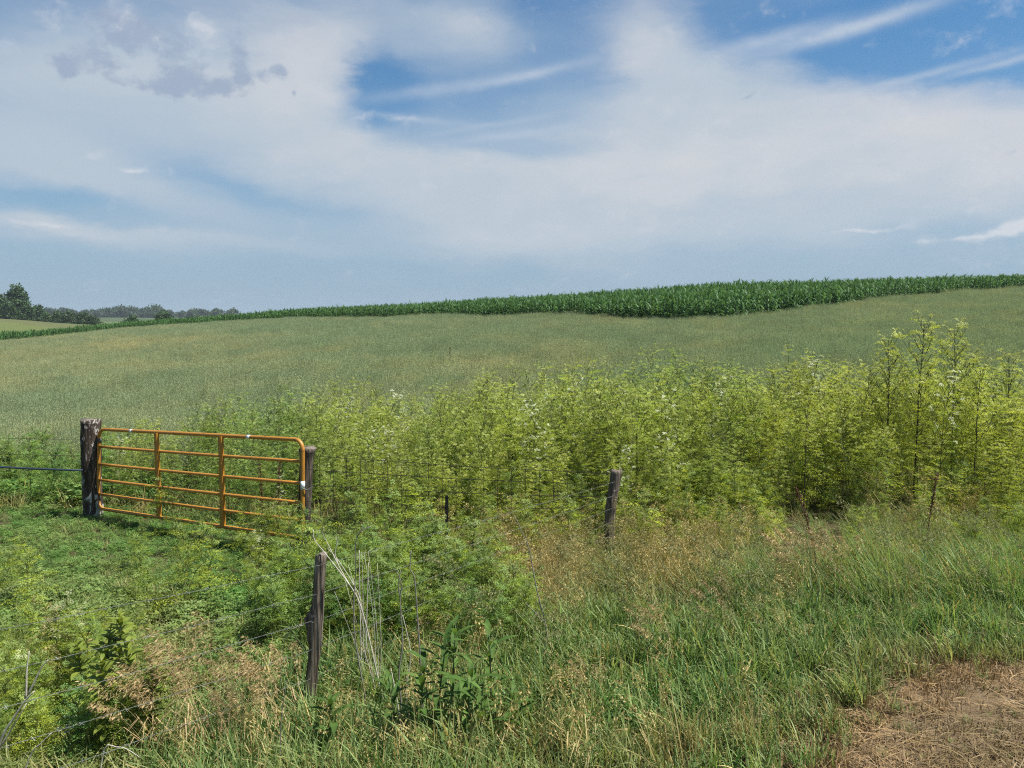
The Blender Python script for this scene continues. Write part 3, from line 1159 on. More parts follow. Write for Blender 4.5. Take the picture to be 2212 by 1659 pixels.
_r = random.Random(3)
for i in range(46):
    px = 92 + i * 9.2 + _r.uniform(-4, 4)
    d = 930 + _r.uniform(-40, 40)
    tree('woodland_tree', FAR[i % 4], at_col(px, d, -1), 'tree in the far dark woodland line along the left horizon', group='far woodland line on the horizon',
         s=_r.uniform(.65, 1.15) * (1.15 if 250 < px < 340 else .9), rz=_r.uniform(0, 6))

# ---------------- posts
def wood_post(name, label, loc, H, r0, r1, mat, seed, lean=(0, 0), flare=.0, knot=None, nseg=26, ring=20, rough=1.0, sq=0):
    mb = MB()
    n0 = 0
    for i in range(nseg + 1):
        t = i / nseg
        z = -.15 + (H + .15) * t
        rr = r0 + (r1 - r0) * t + flare * max(0, t - .93) / .07
        cx = lean[0] * t * t + .012 * rough * math.sin(seed + t * 5)
        cy = lean[1] * t
        for j in range(ring):
            a = 2 * math.pi * j / ring
            nz = mnoise.noise(Vector((math.cos(a) * 2.2, math.sin(a) * 2.2, z * 1.6 + seed * 3.1)))
            gr = mnoise.noise(Vector((math.cos(a) * 7, math.sin(a) * 7, z * .9 + seed)))
            q = rr * (1 + .11 * rough * nz + .09 * rough * gr + .05 * rough * mnoise.noise(Vector((math.cos(a) * 4, math.sin(a) * 4, z * 7 + seed))))
            if knot:
                for (ka, kz, kr, kh) in knot:
                    da = (a - ka + math.pi) % (2 * math.pi) - math.pi
                    q += kh * math.exp(-(da / .45) ** 2 - ((z - kz) / kr) ** 2)
            mb.v.append((cx + math.cos(a) * q, cy + math.sin(a) * q, z + (.012 * math.sin(a * 2 + seed) if i == nseg else 0)))
    for i in range(nseg):
        for j in range(ring):
            a, b = i * ring + j, i * ring + (j + 1) % ring
            mb.f.append((a, b, b + ring, a + ring)); mb.m.append(0); mb.lv.append(.5)
    e = nseg * ring
    n = len(mb.v)
    top = [mb.v[e + j] for j in range(ring)]
    c = sum((Vector(p) for p in top), Vector()) / ring
    mb.v.append(tuple(c + V(0, 0, .004)))
    for j in range(ring):
        mb.f.append((e + j, e + (j + 1) % ring, n)); mb.m.append(1); mb.lv.append(.5)
    o = mb.build(name, [mat, M['post_end']], smooth=True)
    # crisp top rim
    o.location = loc
    return tag(o, label, 'fence post')


HLP = P(190, 907, 12.0).z - LP.z
wood_post('gate_post', 'thick dark post with peeling pale bark at the hinge end of the gate', LP, HLP, .140, .138, M['post_bark'], 2.3, flare=.008, rough=.9,
          knot=[(-.6, .35, .12, .02), (4.2, HLP * .82, .1, .015)])
HRP = P(668, 968, 10.15).z - RP.z
wood_post('gate_post', 'dark grey post half hidden behind the latch end of the gate', (RP.x, RP.y, RP.z), HRP, .085, .085, M['post_dark'], 5.1, lean=(.09, .02), flare=.03)
HTP = P(1325, 1016, TP.y).z - TP.z
wood_post('fence_post', 'weathered grey post standing in the weeds right of the gate', TP, HTP, .066, .062, M['post_grey'], 8.7, lean=(.05, .0), knot=[(5.2, .55, .08, .02), (.2, .85, .06, -.015), (3.4, .7, .07, -.012)], rough=2.0)
HNP = P(690, 1197, NP.y).z - NP.z
wood_post('fence_post', 'nearest crooked wooden post with a knotty burl in the foreground', NP, HNP, .041, .041, M['post_grey'], 11.4, lean=(.13, .0),
          knot=[(3.3, HNP * .60, .06, .06), (3.6, HNP * .50, .05, .03), (.3, HNP * .3, .07, -.014)], rough=2.2)
# steel T post
tb = G(966, 1245)
HT = P(972, 1070, tb.y).z - tb.z
t = thing('steel_fence_post', 'thin black steel post in the weeds between gate and grey post', 'fence post', tb)
mb = MB()
mb.box((0, 0, HT / 2 - .1), .036, .005, HT + .2)
mb.build('flange', M['t_post'], t)
mb = MB()
mb.box((0, .017, HT / 2 - .1), .005, .029, HT + .2)
mb.build('web', M['t_post'], t)
mb = MB()
for k in range(int(HT / .055)):
    mb.box((0, -.006, .05 + k * .055), .012, .007, .012)
tag(mb.build('stud', M['t_post'], t), kind='stuff')

# ---------------- gate
def build_gate():
    g = thing('farm_gate', 'orange tubular steel farm gate standing closed between two posts', 'gate', (0, 0, 0))
    o = GL_B.copy()
    g.location = o
    ex = (GR_B - GL_B)
    def q(s, t):
        """s along the gate, t up the gate"""
        a = GL_B.lerp(GR_B, s); b = GL_T.lerp(GR_T, s)
        return a.lerp(b, t) - o
    Wd = ex.length
    Hh = (GL_T - GL_B).length
    rad = .026
    c = .13
    sx, tz = c / Wd, c / Hh
    path = []
    def arc(s0, t0, a0):
        for k in range(7):
            a = a0 + math.pi / 2 * k / 6
            path.append(q(s0 + math.cos(a) * sx, t0 + math.sin(a) * tz))
    arc(1 - sx, 1 - tz, 0)
    n1 = 10
    for k in range(1, n1):
        path.append(q(1 - sx + (2 * sx - 1) * k / n1, 1))
    arc(sx, 1 - tz, math.pi / 2)
    arc(sx, tz, math.pi)
    for k in range(1, n1):
        path.append(q(sx + (1 - 2 * sx) * k / n1, 0))
    arc(1 - sx, tz, 3 * math.pi / 2)
    path.append(path[0])
    mb = MB()
    mb.tube(path, [rad] * len(path), 12, cap=False)
    mb.build('gate_frame', M['gate_paint'], g, True)
    ts = [.782, .560, .362, .183]
    for tt in ts:
        mb = MB()
        pts = [q(.004 + .992 * k / 12, tt) + V(0, 0, -.006 * math.sin(math.pi * k / 12)) for k in range(13)]
        mb.tube(pts, [.0215] * 13, 12)
        mb.build('rail', M['gate_paint'], g, True)
    d = ex.normalized()
    nrm = V(d.y, -d.x, 0).normalized()
    if nrm.y > 0:
        nrm = -nrm
    for s in (.338, .655):
        mb = MB()
        a, b = q(s, .0), q(s, 1.0)
        h = (b - a).length
        rot = Matrix((d, -nrm, V(0, 0, 1))).transposed()
        mid = (a + b) / 2 + nrm * .018
        # pressed channel: web in front and two flanges
        mb.box(mid + nrm * .018, .050, .004, h - .01, rot=rot)
        mb.box(mid + d * .027, .004, .044, h - .014, rot=rot)
        mb.box(mid - d * .027, .004, .044, h - .014, rot=rot)
        mb.build('upright', M['gate_paint'], g)
    for s, t0, vert in ((.18, 1, 0), (.765, 1, 0), (1, .55, 1)):
        mb = MB()
        if vert:
            mb.tube([q(1, .50), q(1, .585)], [rad + .0015] * 2, 12)
        else:
            mb.tube([q(s, 1), q(s + .014, 1)], [rad + .0015] * 2, 12)
        mb.build('sticker', M['sticker'], g, True)
    for tt in (.86, .13):
        mb = MB()
        p = q(0, tt)
        mb.tube([p + V(0, 0, -.03), p + V(0, 0, .03)], [.036, .036], 10)
        mb.tube([p, p - d * .17], [.011, .011], 8)
        mb.build('hinge', M['gate_metal'], g, True)
    # latch chain
    mb = MB()
    p = q(1, .52)
    pts = [p + V(.0, -.04, 0), p + V(.06, -.02, -.03), p + V(.09, .12, -.02), p + V(-.04, .22, 0)]
    mb.tube(pts, [.010] * 4, 6)
    mb.build('latch_chain', M['gate_metal'], g)


build_gate()

# ---------------- wires
def strand(mb, a, b, sag, rad, barbs=0, seed=0, n=14):
    r = random.Random(seed)
    pts = []
    for k in range(n + 1):
        t = k / n
        p = a.lerp(b, t) + V(0, 0, -sag * 4 * t * (1 - t)) + V(r.uniform(-1, 1), r.uniform(-1, 1), r.uniform(-1, 1)) * .004
        pts.append(p)
    mb.tube(pts, [rad] * len(pts), 4, cap=False)
    L = (b - a).length
    for k in range(int(L / .13) if barbs else 0):
        t = (k + .5) * .13 / L
        p = a.lerp(b, t) + V(0, 0, -sag * 4 * t * (1 - t))
        for q in range(2):
            e = rdir(r) * .016
            mb.tube([p - e, p + e], [rad * .7] * 2, 3, cap=False)


bf = thing('barbed_wire_fence', 'pale barbed wires running from lower left past the crooked post', 'fence', NP)
topn = NP + V(.13, 0, HNP)
tt_top = TP + V(.03, 0, HTP)
fdir = (NP - TP); fdir.z = 0; fdir.normalize()
endL = NP + fdir * 4.2
for k, h in enumerate((.95, .765, .60, .42, .24)):
    mb = MB()
    lx = .13 * h * h
    a = NP + V(lx, -.06, HNP * h) - NP
    e = Vector((endL.x, endL.y, z1(endL.x, endL.y) + HNP * h)) - NP
    f = TP + V(.05 * h * h, -.07, HTP * (h * .92)) - NP
    strand(mb, e, a, .02, .0016, 1, k)
    strand(mb, a, f, .015, .0013, 1, k + 20)
    mb.build('barbed_wire', M['wire'], bf)

wf = thing('woven_wire_fence', 'rusty woven wire mesh fence in the weeds right of the gate', 'fence', RP)
A0 = RP + V(.09, -.09, 0)
B0 = TP + V(0, .08, 0)
hs = [.20, .36, .52, .68, .84, .985]
for k, h in enumerate(hs):
    mb = MB()
    strand(mb, A0 + V(0, 0, HRP * h * .96) - RP, B0 + V(0, 0, HTP * h * .96) - RP, .02, .0042, 0, 40 + k)
    mb.build('line_wire', M['rusty_wire'], wf)
nst = 22
for k in range(1, nst):
    t = k / nst
    a = A0.lerp(B0, t); hh = HRP + (HTP - HRP) * t
    mb = MB()
    mb.tube([a + V(0, 0, hh * hs[0] * .96 - .08 * t * (1 - t)) - RP, a + V(0, 0, hh * hs[-1] * .96 - .08 * t * (1 - t)) - RP], [.0034] * 2, 4, cap=False)
    mb.build('stay_wire', M['rusty_wire'], wf)
lf_ = thing('barbed_wire_fence', 'thin dark wires running left from the thick bark post', 'fence', LP)
for k, py in enumerate((950, 985)):
    mb = MB()
    a = P(175, py, 12.05) - LP
    e = P(-400, py - 25, 13.0) - LP
    strand(mb, a, e, .03, .0032, 0, 60 + k)
    mb.build('line_wire', M['rusty_wire'], lf_)
mb = MB()
a, e = P(178, 1016, 11.86), P(-420, 968, 11.7)
pts = [a.lerp(e, k / 16) + V(0, 0, -.06 * 4 * (k / 16) * (1 - k / 16)) for k in range(17)]
mb.tube(pts, [.015] * 17, 8)
tag(mb.build('blue_cable', M['blue_rope'], None, True), 'dark blue cable stretched left from the thick bark post', 'cable')

# ---------------- corn
CORN = [corn_plant(100 + i) for i in range(5)]
CORN_ST = [c[0].mesh('stalk', M['corn_stalk']) for c in CORN]
CORN_LF = [c[1].mesh('leaves', M['corn']) for c in CORN]


def corn_all():
    row, step = .72, .20
    xs, ys = [], []
    rd = Vector((math.cos(R(8)), math.sin(R(8)), 0))     # row direction
    rn = Vector((-rd.y, rd.x, 0))
    u = np.arange(-160, 160, step)
    w = np.arange(20, 230, row)
    U, Wv = np.meshgrid(u, w)
    U = U + nrng.normal(0, .04, U.shape)
    x = (rd.x * U + rn.x * Wv).ravel(); y = (rd.y * U + rn.y * Wv).ravel()
    ok = (y > 30)
    x, y = x[ok], y[ok]
    px = CX + F * x / y
    B = bdist(px) + fbm(x * .4, y * .4, 4) * .5
    dep = np.interp(px, [0, 300, 480, 600, 900, 1350, 1600, 2212], [36, 22, 26, 36, 34, 36, 38, 30])
    ok = (px > -420) & (px < 2640) & (y > B + .25) & (y < B + dep)
    # thin out the rows that only peep over the front ones
    thin = np.clip(1.25 - (y - B) / 45, .45, 1)
    ok &= nrng.random(len(x)) < thin
    x, y, px, B = x[ok], y[ok], px[ok], B[ok]
    z = zf(x, y)
    s = nrng.normal(1.0, .095, len(x)) * np.interp(px, [0, 250, 500, 700, 1300], [.98, .85, .92, .98, 1.0])
    # 300 that show largest: nearest in the frame, first rows
    key = y + 1.5 * np.maximum(0, y - B - 1.6) + 1000 * ((px < 5) | (px > 2205))
    order = np.argsort(key)
    near, rest = order[:300], order[300:]
    protos = []
    for k, i in enumerate(near):
        loc = (x[i], y[i], z[i])
        rz = nrng.uniform(0, 6.28)
        lab = 'dark green corn plant in the front rows of the field edge'
        if k < 5:
            t = thing('corn_plant', lab, 'corn plant', loc, rz, 'corn plants along the near field edge', float(s[i]))
            link('stalk', CORN_ST[k], t)
            tag(link('leaf_blade', CORN_LF[k], t), kind='stuff')
            protos.append(t)
        else:
            copy_thing(protos[k % 5], loc, rz, float(s[i]), lab, 'corn plants along the near field edge')
    srcs = []
    for k in range(5):
        mb = MB()
        a, b = CORN[k]
        n = len(a.v)
        mb.v = a.v + b.v; mb.f = a.f + [tuple(q + n for q in f) for f in b.f]
        mb.m = [1] * len(a.f) + [0] * len(b.f); mb.lv = a.lv + b.lv
        srcs.append(mb.mesh('corn_source', [M['corn'], M['corn_stalk']]))
    scatter('corn_crop', srcs, np.stack([x[rest], y[rest], z[rest]], 1), rots(len(rest), .05), s[rest], np.zeros(len(rest)), 'dark green corn field along the ridge', 'corn')
    print('corn', len(x))


corn_all()

# ---------------- oats
def oats():
    srcs = [oat_tuft(200 + i).mesh('oat_source', [M['oat'], M['oat_head']]) for i in range(5)]
    xs, ys, sc = [], [], []
    for d0, d1, den, s in ((14.0, 24, 13, .95), (24, 38, 11, 1.0), (38, 60, 9, 1.06), (60, 112, 6, 1.2)):
        x, y = area_points(d0, d1, den)
        px = CX + F * x / y
        ok = (y < bdist(px) + .3 + fbm(x * .4, y * .4, 4) * .5) & (y > np.maximum(BACK(x) - np.where(px < 230, .2, 1.6), 14.0) + fbm(x * .9, y * .9, 2) * .6)
        xs.append(x[ok]); ys.append(y[ok]); sc.append(np.full(ok.sum(), s))
    x, y, s = np.concatenate(xs), np.concatenate(ys), np.concatenate(sc)
    px, py = project(x, y, zf(x, y) + .9)
    tint = .12 + .38 * fbm(x / 5., y / 9., 6)
    # straw-coloured sweep across the middle, ripe left flank
    tint += .32 * np.exp(-(((px - 1180) / 330) ** 2) - ((py - (772 - (px - 1180) * .06)) / 22) ** 2)
    tint += .42 * np.exp(-(((px - 60) / 330) ** 2) - ((py - 790) / 45) ** 2)
    tint += .25 * np.exp(-(((px - 250) / 300) ** 2) - ((py - 745) / 22) ** 2)
    tint += .4 * fbm(x * .9, y * .9, 12) + .3 * fbm(x / 2.2, y / 7, 17) + nrng.normal(0, .12, len(x))
    s = s * (1 + .16 * fbm(x / 2.5, y / 2.5, 14)) * nrng.normal(1, .05, len(x))
    scatter('oat_crop', srcs, on_ground(x, y, -.02), rots(len(x), .05), s, np.clip(tint, 0, 1), 'grey-green ripening oat field below the corn', 'oats')
    print('oats', len(x))


oats()

# ---------------- umbel weeds
def weeds():
    var = [umbel_weed(300 + i, 2.0, bare=.28 + .05 * (i % 3), nb=15, full=.6, rad=.033, rstem=.008) for i in range(4)]
    var += [umbel_weed(320 + i, 2.0, bare=.45, nb=13, full=.35, rad=.030, rstem=.008) for i in range(2)]     # thin airy ones, they stand higher
    big = [umbel_weed(340 + i, 2.6, bare=.38, nb=27, full=.9, rad=.036, rstem=.015) for i in range(2)]
    small = [umbel_weed(360 + i, .82, bare=.26, nb=9, full=.8, rad=.036, rstem=.006) for i in range(3)]

    def proto(v, white, stem='umbel_stem'):
        return (v[0].mesh('stem', M[stem]), v[1].mesh('leaves', M['umbel_leaf']), v[2].mesh('flowers', M['umbel_white' if white else ('umbel_green' if v in small else 'umbel_seed')]))
    meshes = [proto(v, False) for v in var]
    wmesh = [proto(v, True) for v in var[:3]]
    bmesh_ = [proto(v, False, 'dark_stem') for v in big]
    smesh = [proto(v, False) for v in small]
    swm = [(a, b, v[2].mesh('flowers', M['umbel_pale'])) for (a, b, _c), v in zip(smesh, small)]

    def place(ms, loc, s, label, group=None, rz=None, tint=0., tilt=(0, 0), name='umbel_weed'):
        t = thing(name, label, 'weed', loc, nrng.uniform(0, 6.28) if rz is None else rz, group, s, tilt[0], tilt[1])
        a, b, c = link('stem', ms[0], t), link('leaflet', ms[1], t), link('flower_head', ms[2], t)
        for o in (b, c):
            o['kind'] = 'stuff'
        for o in (a, b, c):
            o['tint'] = float(tint)
        return t

    # the stand itself
    n = 6860
    x = nrng.uniform(-13.5, 15.5, n); y = nrng.uniform(9, 17, n)
    f, b = FRONT(x), BACK(x)
    w = fbm(x * .8, y * .8, 31)
    ok = (y > f + w * .4) & (y < b + w * .7)
    px = CX + F * x / y
    dens = np.interp(px, [-200, 130, 230, 340, 640, 1000, 2300], [.75, .6, .5, .72, .85, 1, 1]) * (.8 + .35 * fbm(x * .6, y * .6, 33))
    dens *= np.where((px > 840) & (px < 905) & (y > 13), .45, 1)
    ok &= nrng.random(n) < dens * .54
    x, y, px = x[ok], y[ok], px[ok]
    z = zf(x, y)
    h = htop(px) * (.80 + .22 * nrng.random(len(x)) ** 1.5) * (1 + .07 * fbm(x * .9, y * .9, 35))
    h *= np.where(y < FRONT(x) + .9, .78, 1)       # lower skirt in front
    h *= np.where(y > BACK(x) - 1.0, .86, 1)
    hol = ~((np.abs(px - 1775) < 75) & (y < FRONT(x) + .75))
    x, y, z, h, px, kind_0 = x[hol], y[hol], z[hol], h[hol], px[hol], 0
    # keep clear of posts
    for q in (LP, RP, TP):
        k = np.hypot(x - q.x, y - q.y) > .28
        x, y, z, h, px = x[k], y[k], z[k], h[k], px[k]
    kind_ = np.where(nrng.random(len(x)) < .30, 4 + (np.arange(len(x)) % 2), np.arange(len(x)) % 4)
    h *= np.where(kind_ > 3, 1.06, .83)
    tint = np.clip(.25 + .6 * fbm(x * .5, y * .5, 37) + np.interp(px, [0, 150, 300, 800, 1400, 2212], [.8, .75, .3, .08, 0, -.1]) + nrng.normal(0, .1, len(x)), 0, 1)
    order = np.argsort(y)
    inside = (px[order] > -30) & (px[order] < 2240)
    ind = order[inside][:255]
    for k, i in enumerate(ind):
        q = px[i]
        if q < 200:
            lab, grp = 'green feathery weed behind the dark blue cable left of the bark post', 'weeds behind the blue cable'
        elif q < 655:
            lab, grp = 'green feathery weed growing up behind the orange gate', 'weeds behind the gate'
        elif q < 970:
            lab, grp = 'yellow-green feathery weed in the stand between gate and black steel post', 'weeds between gate and steel post'
        elif q < 1320:
            lab, grp = 'yellow-green feathery weed in the stand between steel post and grey post', 'weeds between steel post and grey post'
        elif q < 1745:
            lab, grp = 'yellow-green feathery weed in the stand between grey post and brown dock', 'weeds between grey post and brown dock'
        else:
            lab, grp = 'yellow-green feathery weed in the stand right of the brown dock', 'weeds right of the brown dock'
        place(meshes[kind_[i]], (x[i], y[i], z[i]), h[i] / 2.0, lab, grp, tint=tint[i], tilt=(nrng.normal(0, .14), nrng.normal(-.03, .14)))
    rest = np.setdiff1d(order, ind)
    srcs = []
    for k in range(6):
        mb = MB()
        for mi, c in enumerate(var[k]):
            n0 = len(mb.v)
            mb.v += c.v; mb.f += [tuple(q + n0 for q in ff) for ff in c.f]; mb.m += [mi] * len(c.f); mb.lv += c.lv
        srcs.append(mb.mesh('weed_source', [M['umbel_stem'], M['umbel_leaf'], M['umbel_seed']]))
    scatter('umbel_weed_stand', srcs, np.stack([x, y, z], 1)[rest], rots(len(rest), .15), h[rest] / 2.0, tint[rest], idx=kind_[rest], label='back of the dense yellow-green weed stand bordering the oats', cat='weeds')
    print('weeds', len(x))

    # white heads scattered through the stand
    for k in range(16):
        qx = nrng.uniform(690, 2190); yy = FRONT((qx - CX) / F * 12) + nrng.uniform(.4, 3.6)
        loc = at_col(qx, yy)
        place(wmesh[k % 3], loc, float(htop(qx)) * nrng.uniform(.80, .97) / 2.0, 'white flowering weed scattered among the yellow-green stand', 'white flowering weeds scattered in the stand', tint=.3)
    # single plants one can point to
    for (qx, d, top, lab) in [(1985, 10.9, 700, 'tallest feathery weed, rising above the stand at right'), (1925, 11.0, 735, 'tall dark-stemmed weed left of the tallest one'),
                              (2065, 11.1, 715, 'tall dark-stemmed weed just right of the tallest one'), (2115, 10.7, 790, 'tall weed with a bare dark stem near the right edge'),
                              (1745, 10.6, 850, 'dark-stemmed weed right of the grey post, above the brown dock'), (2190, 11.2, 770, 'tall weed cut by the right edge of the photo')]:
        loc = at_col(qx, d)
        hh = P(qx, top, d).z - loc.z
        place(bmesh_[qx % 2], loc, hh / 2.6, lab, tint=.05)
    for (qx, d, top, lab) in [(1750, 12.6, 782, 'white flowering weed standing above the stand, right of centre'), (868, 13.6, 855, 'white flowering weed in the gap left of centre'),
                              (1235, 12.8, 835, 'white flowering weed at the top of the stand in the centre'), (1345, 10.4, 970, 'white flowering weed directly above the grey post'),
                              (440, 13.6, 905, 'white flowering weed seen just above the gate'), (800, 11.2, 940, 'white flowering weed right of the gate above the wire mesh'),
                              (1990, 12.6, 850, 'white flowering weed behind the tall dark stems'), (600, 10.9, 1030, 'white flowering weed seen through the right third of the gate'),
                              (250, 12.6, 955, 'white flowering weed behind the hinge end of the gate')]:
        loc = at_col(qx, d)
        hh = P(qx, top, d).z - loc.z
        place(wmesh[qx % 3], loc, hh / 2.0, lab, tint=.3)
    # low weeds in front of and around the fences (pixel of the base, height, white?)
    for (qx, qy, hh, wh, lab) in [
            (120, 1500, .62, 1, 'pale flowering weed near the left edge below the first barbed wire'), (60, 1560, .45, 1, 'low pale flowering weed in the lower left corner'),
            (170, 1480, .55, 1, 'pale flowering weed just right of the lower left flowering clump'), (305, 1300, .62, 0, 'lone spindly yellow weed standing in the green carpet'),
            (412, 1330, .75, 0, 'lone tall stalk weed in the carpet below the gate'), (445, 1290, .7, 0, 'thin weed just right of the lone tall stalk'),
            (62, 1330, .7, 0, 'spindly yellow weed at the left edge of the carpet'), (20, 1290, .45, 0, 'yellow weed touching the left photo edge'),
            (560, 1270, .5, 1, 'white flowering low weed under the right half of the gate'), (628, 1222, .62, 0, 'bushy weed at the foot of the latch end'), (606, 1212, .62, 0, 'tall bushy weed covering the right end of the lower rails'),
            (700, 1250, .75, 0, 'bushy weed hiding the gate latch post'), (575, 1205, .6, 0, 'weed growing up through the gate bottom rails'),
            (530, 1195, .5, 0, 'leafy weed in front of the bottom rail, right of the middle'), (352, 1158, .72, 0, 'weed poking through the gate at the first upright'),
            (620, 1330, .6, 0, 'green weed left of the crooked post'), (600, 1390, .5, 0, 'low green weed left of the crooked post foot'),
            (740, 1330, .8, 0, 'green weed behind the crooked post'), (800, 1300, .85, 0, 'green weed right of the crooked post'),
            (860, 1340, .8, 0, 'green weed between the pale dead stalks'), (900, 1290, .9, 0, 'green weed left of the steel post'),
            (960, 1330, .7, 1, 'white flowering weed below the steel post'), (1020, 1280, .8, 0, 'green weed right of the steel post'),
            (1080, 1290, .7, 0, 'yellowish weed right of the steel post near the dry grass'), (840, 1250, 1.0, 0, 'tall green weed behind the wire mesh foot'),
            (770, 1240, 1.0, 0, 'tall green weed in front of the wire mesh'), (1140, 1240, .9, 0, 'weed half way between steel post and grey post'),
            (1230, 1235, .9, 0, 'weed just left of the grey post foot'), (1390, 1230, .9, 0, 'weed just right of the grey post foot'),
            (680, 1430, .45, 0, 'low weed right of the crooked post foot'), (780, 1410, .55, 0, 'low weed at the foot of the pale dead stalks')]:
        loc = G(qx, qy)
        sz = smesh if not wh else swm
        place(sz[qx % 3], loc, hh / .75 * (.85 if qx > 655 and qy < 1345 else 1), lab, tint=.45 if 'green' in lab else .12, name='umbel_weed')
    # many small ones in the belt between the fences
    n = 300
    qx = nrng.uniform(560, 1160, n); qy = nrng.uniform(1225, 1430, n)
    P3 = [G(a, b_) for a, b_ in zip(qx, qy)]
    P3 = np.array([[p.x, p.y, p.z] for p in P3])
    keep = ~((qx < 660) & (qy > 1330) & (nrng.random(n) < .7)) & (nrng.random(n) < np.interp(qx, [560, 700, 950, 1160], [.5, 1, 1, .35]))
    keep &= np.hypot(P3[:, 0] - NP.x, P3[:, 1] - NP.y) > .25
    keep &= ~((np.abs(qx - 968) < 46) & (qy < 1310)) & ~((qx < 685) & (qy < 1285))
    P3 = P3[keep]
    s3 = nrng.uniform(.45, 1.0, len(P3)) * np.interp(P3[:, 1], [6, 7.5, 9.2], [.65, .95, 1.3])
    s3[(((qx[keep] > 690) & (qx[keep] < 905)) | (qx[keep] > 1060)) & (P3[:, 1] > 8.0)] *= .55          # the mesh shows here
    t3 = np.clip(nrng.normal(.55, .25, len(P3)) - np.interp(P3[:, 1], [7, 9.5], [0, .4]), 0, 1)
    n = 20
    P6 = [G(a, b_) for a, b_ in zip(nrng.uniform(-10, 620, n), nrng.uniform(1175, 1450, n))]
    P6 = np.array([[p.x, p.y, p.z] for p in P6])
    P6 = P6[P6[:, 1] < FRONT(P6[:, 0]) - .2]
    P3 = np.concatenate([P3, P6])
    s3 = np.concatenate([s3, nrng.uniform(.25, .7, len(P6))])
    t3 = np.concatenate([t3, np.clip(nrng.normal(.4, .35, len(P6)), 0, 1)])
    # and rank ones behind the blue cable
    n = 60
    x6 = nrng.uniform(-10.5, -6.1, n); y6 = nrng.uniform(12.9, 15.6, n)
    P3 = np.concatenate([P3, on_ground(x6, y6)])
    s3 = np.concatenate([s3, nrng.uniform(.7, 1.15, n)])
    t3 = np.concatenate([t3, np.clip(nrng.normal(.8, .25, n), 0, 1)])
    # more of them in the lower left corner
    n = 70
    P5 = [G(a, b_) for a, b_ in zip(nrng.uniform(-20, 330, n), nrng.uniform(1430, 1655, n))]
    P5 = np.array([[p.x, p.y, p.z] for p in P5])
    P3 = np.concatenate([P3, P5])
    s3 = np.concatenate([s3, nrng.uniform(.35, .75, n)])
    t3 = np.concatenate([t3, np.clip(nrng.normal(.35, .25, n), 0, 1)])
    # skirt of short yellowing weeds along the foot of the stand, right of the steel post
    n = 1900
    x4 = nrng.uniform(-.9, 13, n); y4 = FRONT(x4) + nrng.uniform(-.75, 1.2, n) + fbm(x4 * .9, x4 * 0, 71) * .35
    p4 = CX + F * x4 / y4
    k4 = (np.hypot(x4 - TP.x, y4 - TP.y) > .35) & ~((np.abs(p4 - 1315) < 30) & (y4 < TP.y)) & ~((np.abs(p4 - 1775) < 70) & (y4 < FRONT(x4) + .7))
    k4 &= (nrng.random(n) < np.interp(p4, [1300, 1750], [.40, .24]) + .3 * fbm(x4 * 1.3, y4 * 1.3, 73))
    x4, y4 = x4[k4], y4[k4]
    P3 = np.concatenate([P3, on_ground(x4, y4)])
    s3 = np.concatenate([s3, nrng.uniform(.45, 1.0, len(x4)) * np.interp(y4 - FRONT(x4), [-.75, .3, 1.2], [.5, .8, 1.1])])
    t3 = np.concatenate([t3, np.clip(nrng.normal(.12, .2, len(x4)), 0, 1)])
    srcs = []
    for k in range(3):
        mb = MB()
        for mi, c in enumerate(small[k]):
            n0 = len(mb.v)
            mb.v += c.v; mb.f += [tuple(q + n0 for q in ff) for ff in c.f]; mb.m += [mi] * len(c.f); mb.lv += c.lv
        srcs.append(mb.mesh('low_weed_source', [M['umbel_stem'], M['umbel_leaf'], M['umbel_green']]))
    scatter('low_weeds', srcs, P3, rots(len(P3), .14), s3, t3, 'tangle of low feathery weeds between the two fences and along the foot of the stand', 'weeds')


weeds()

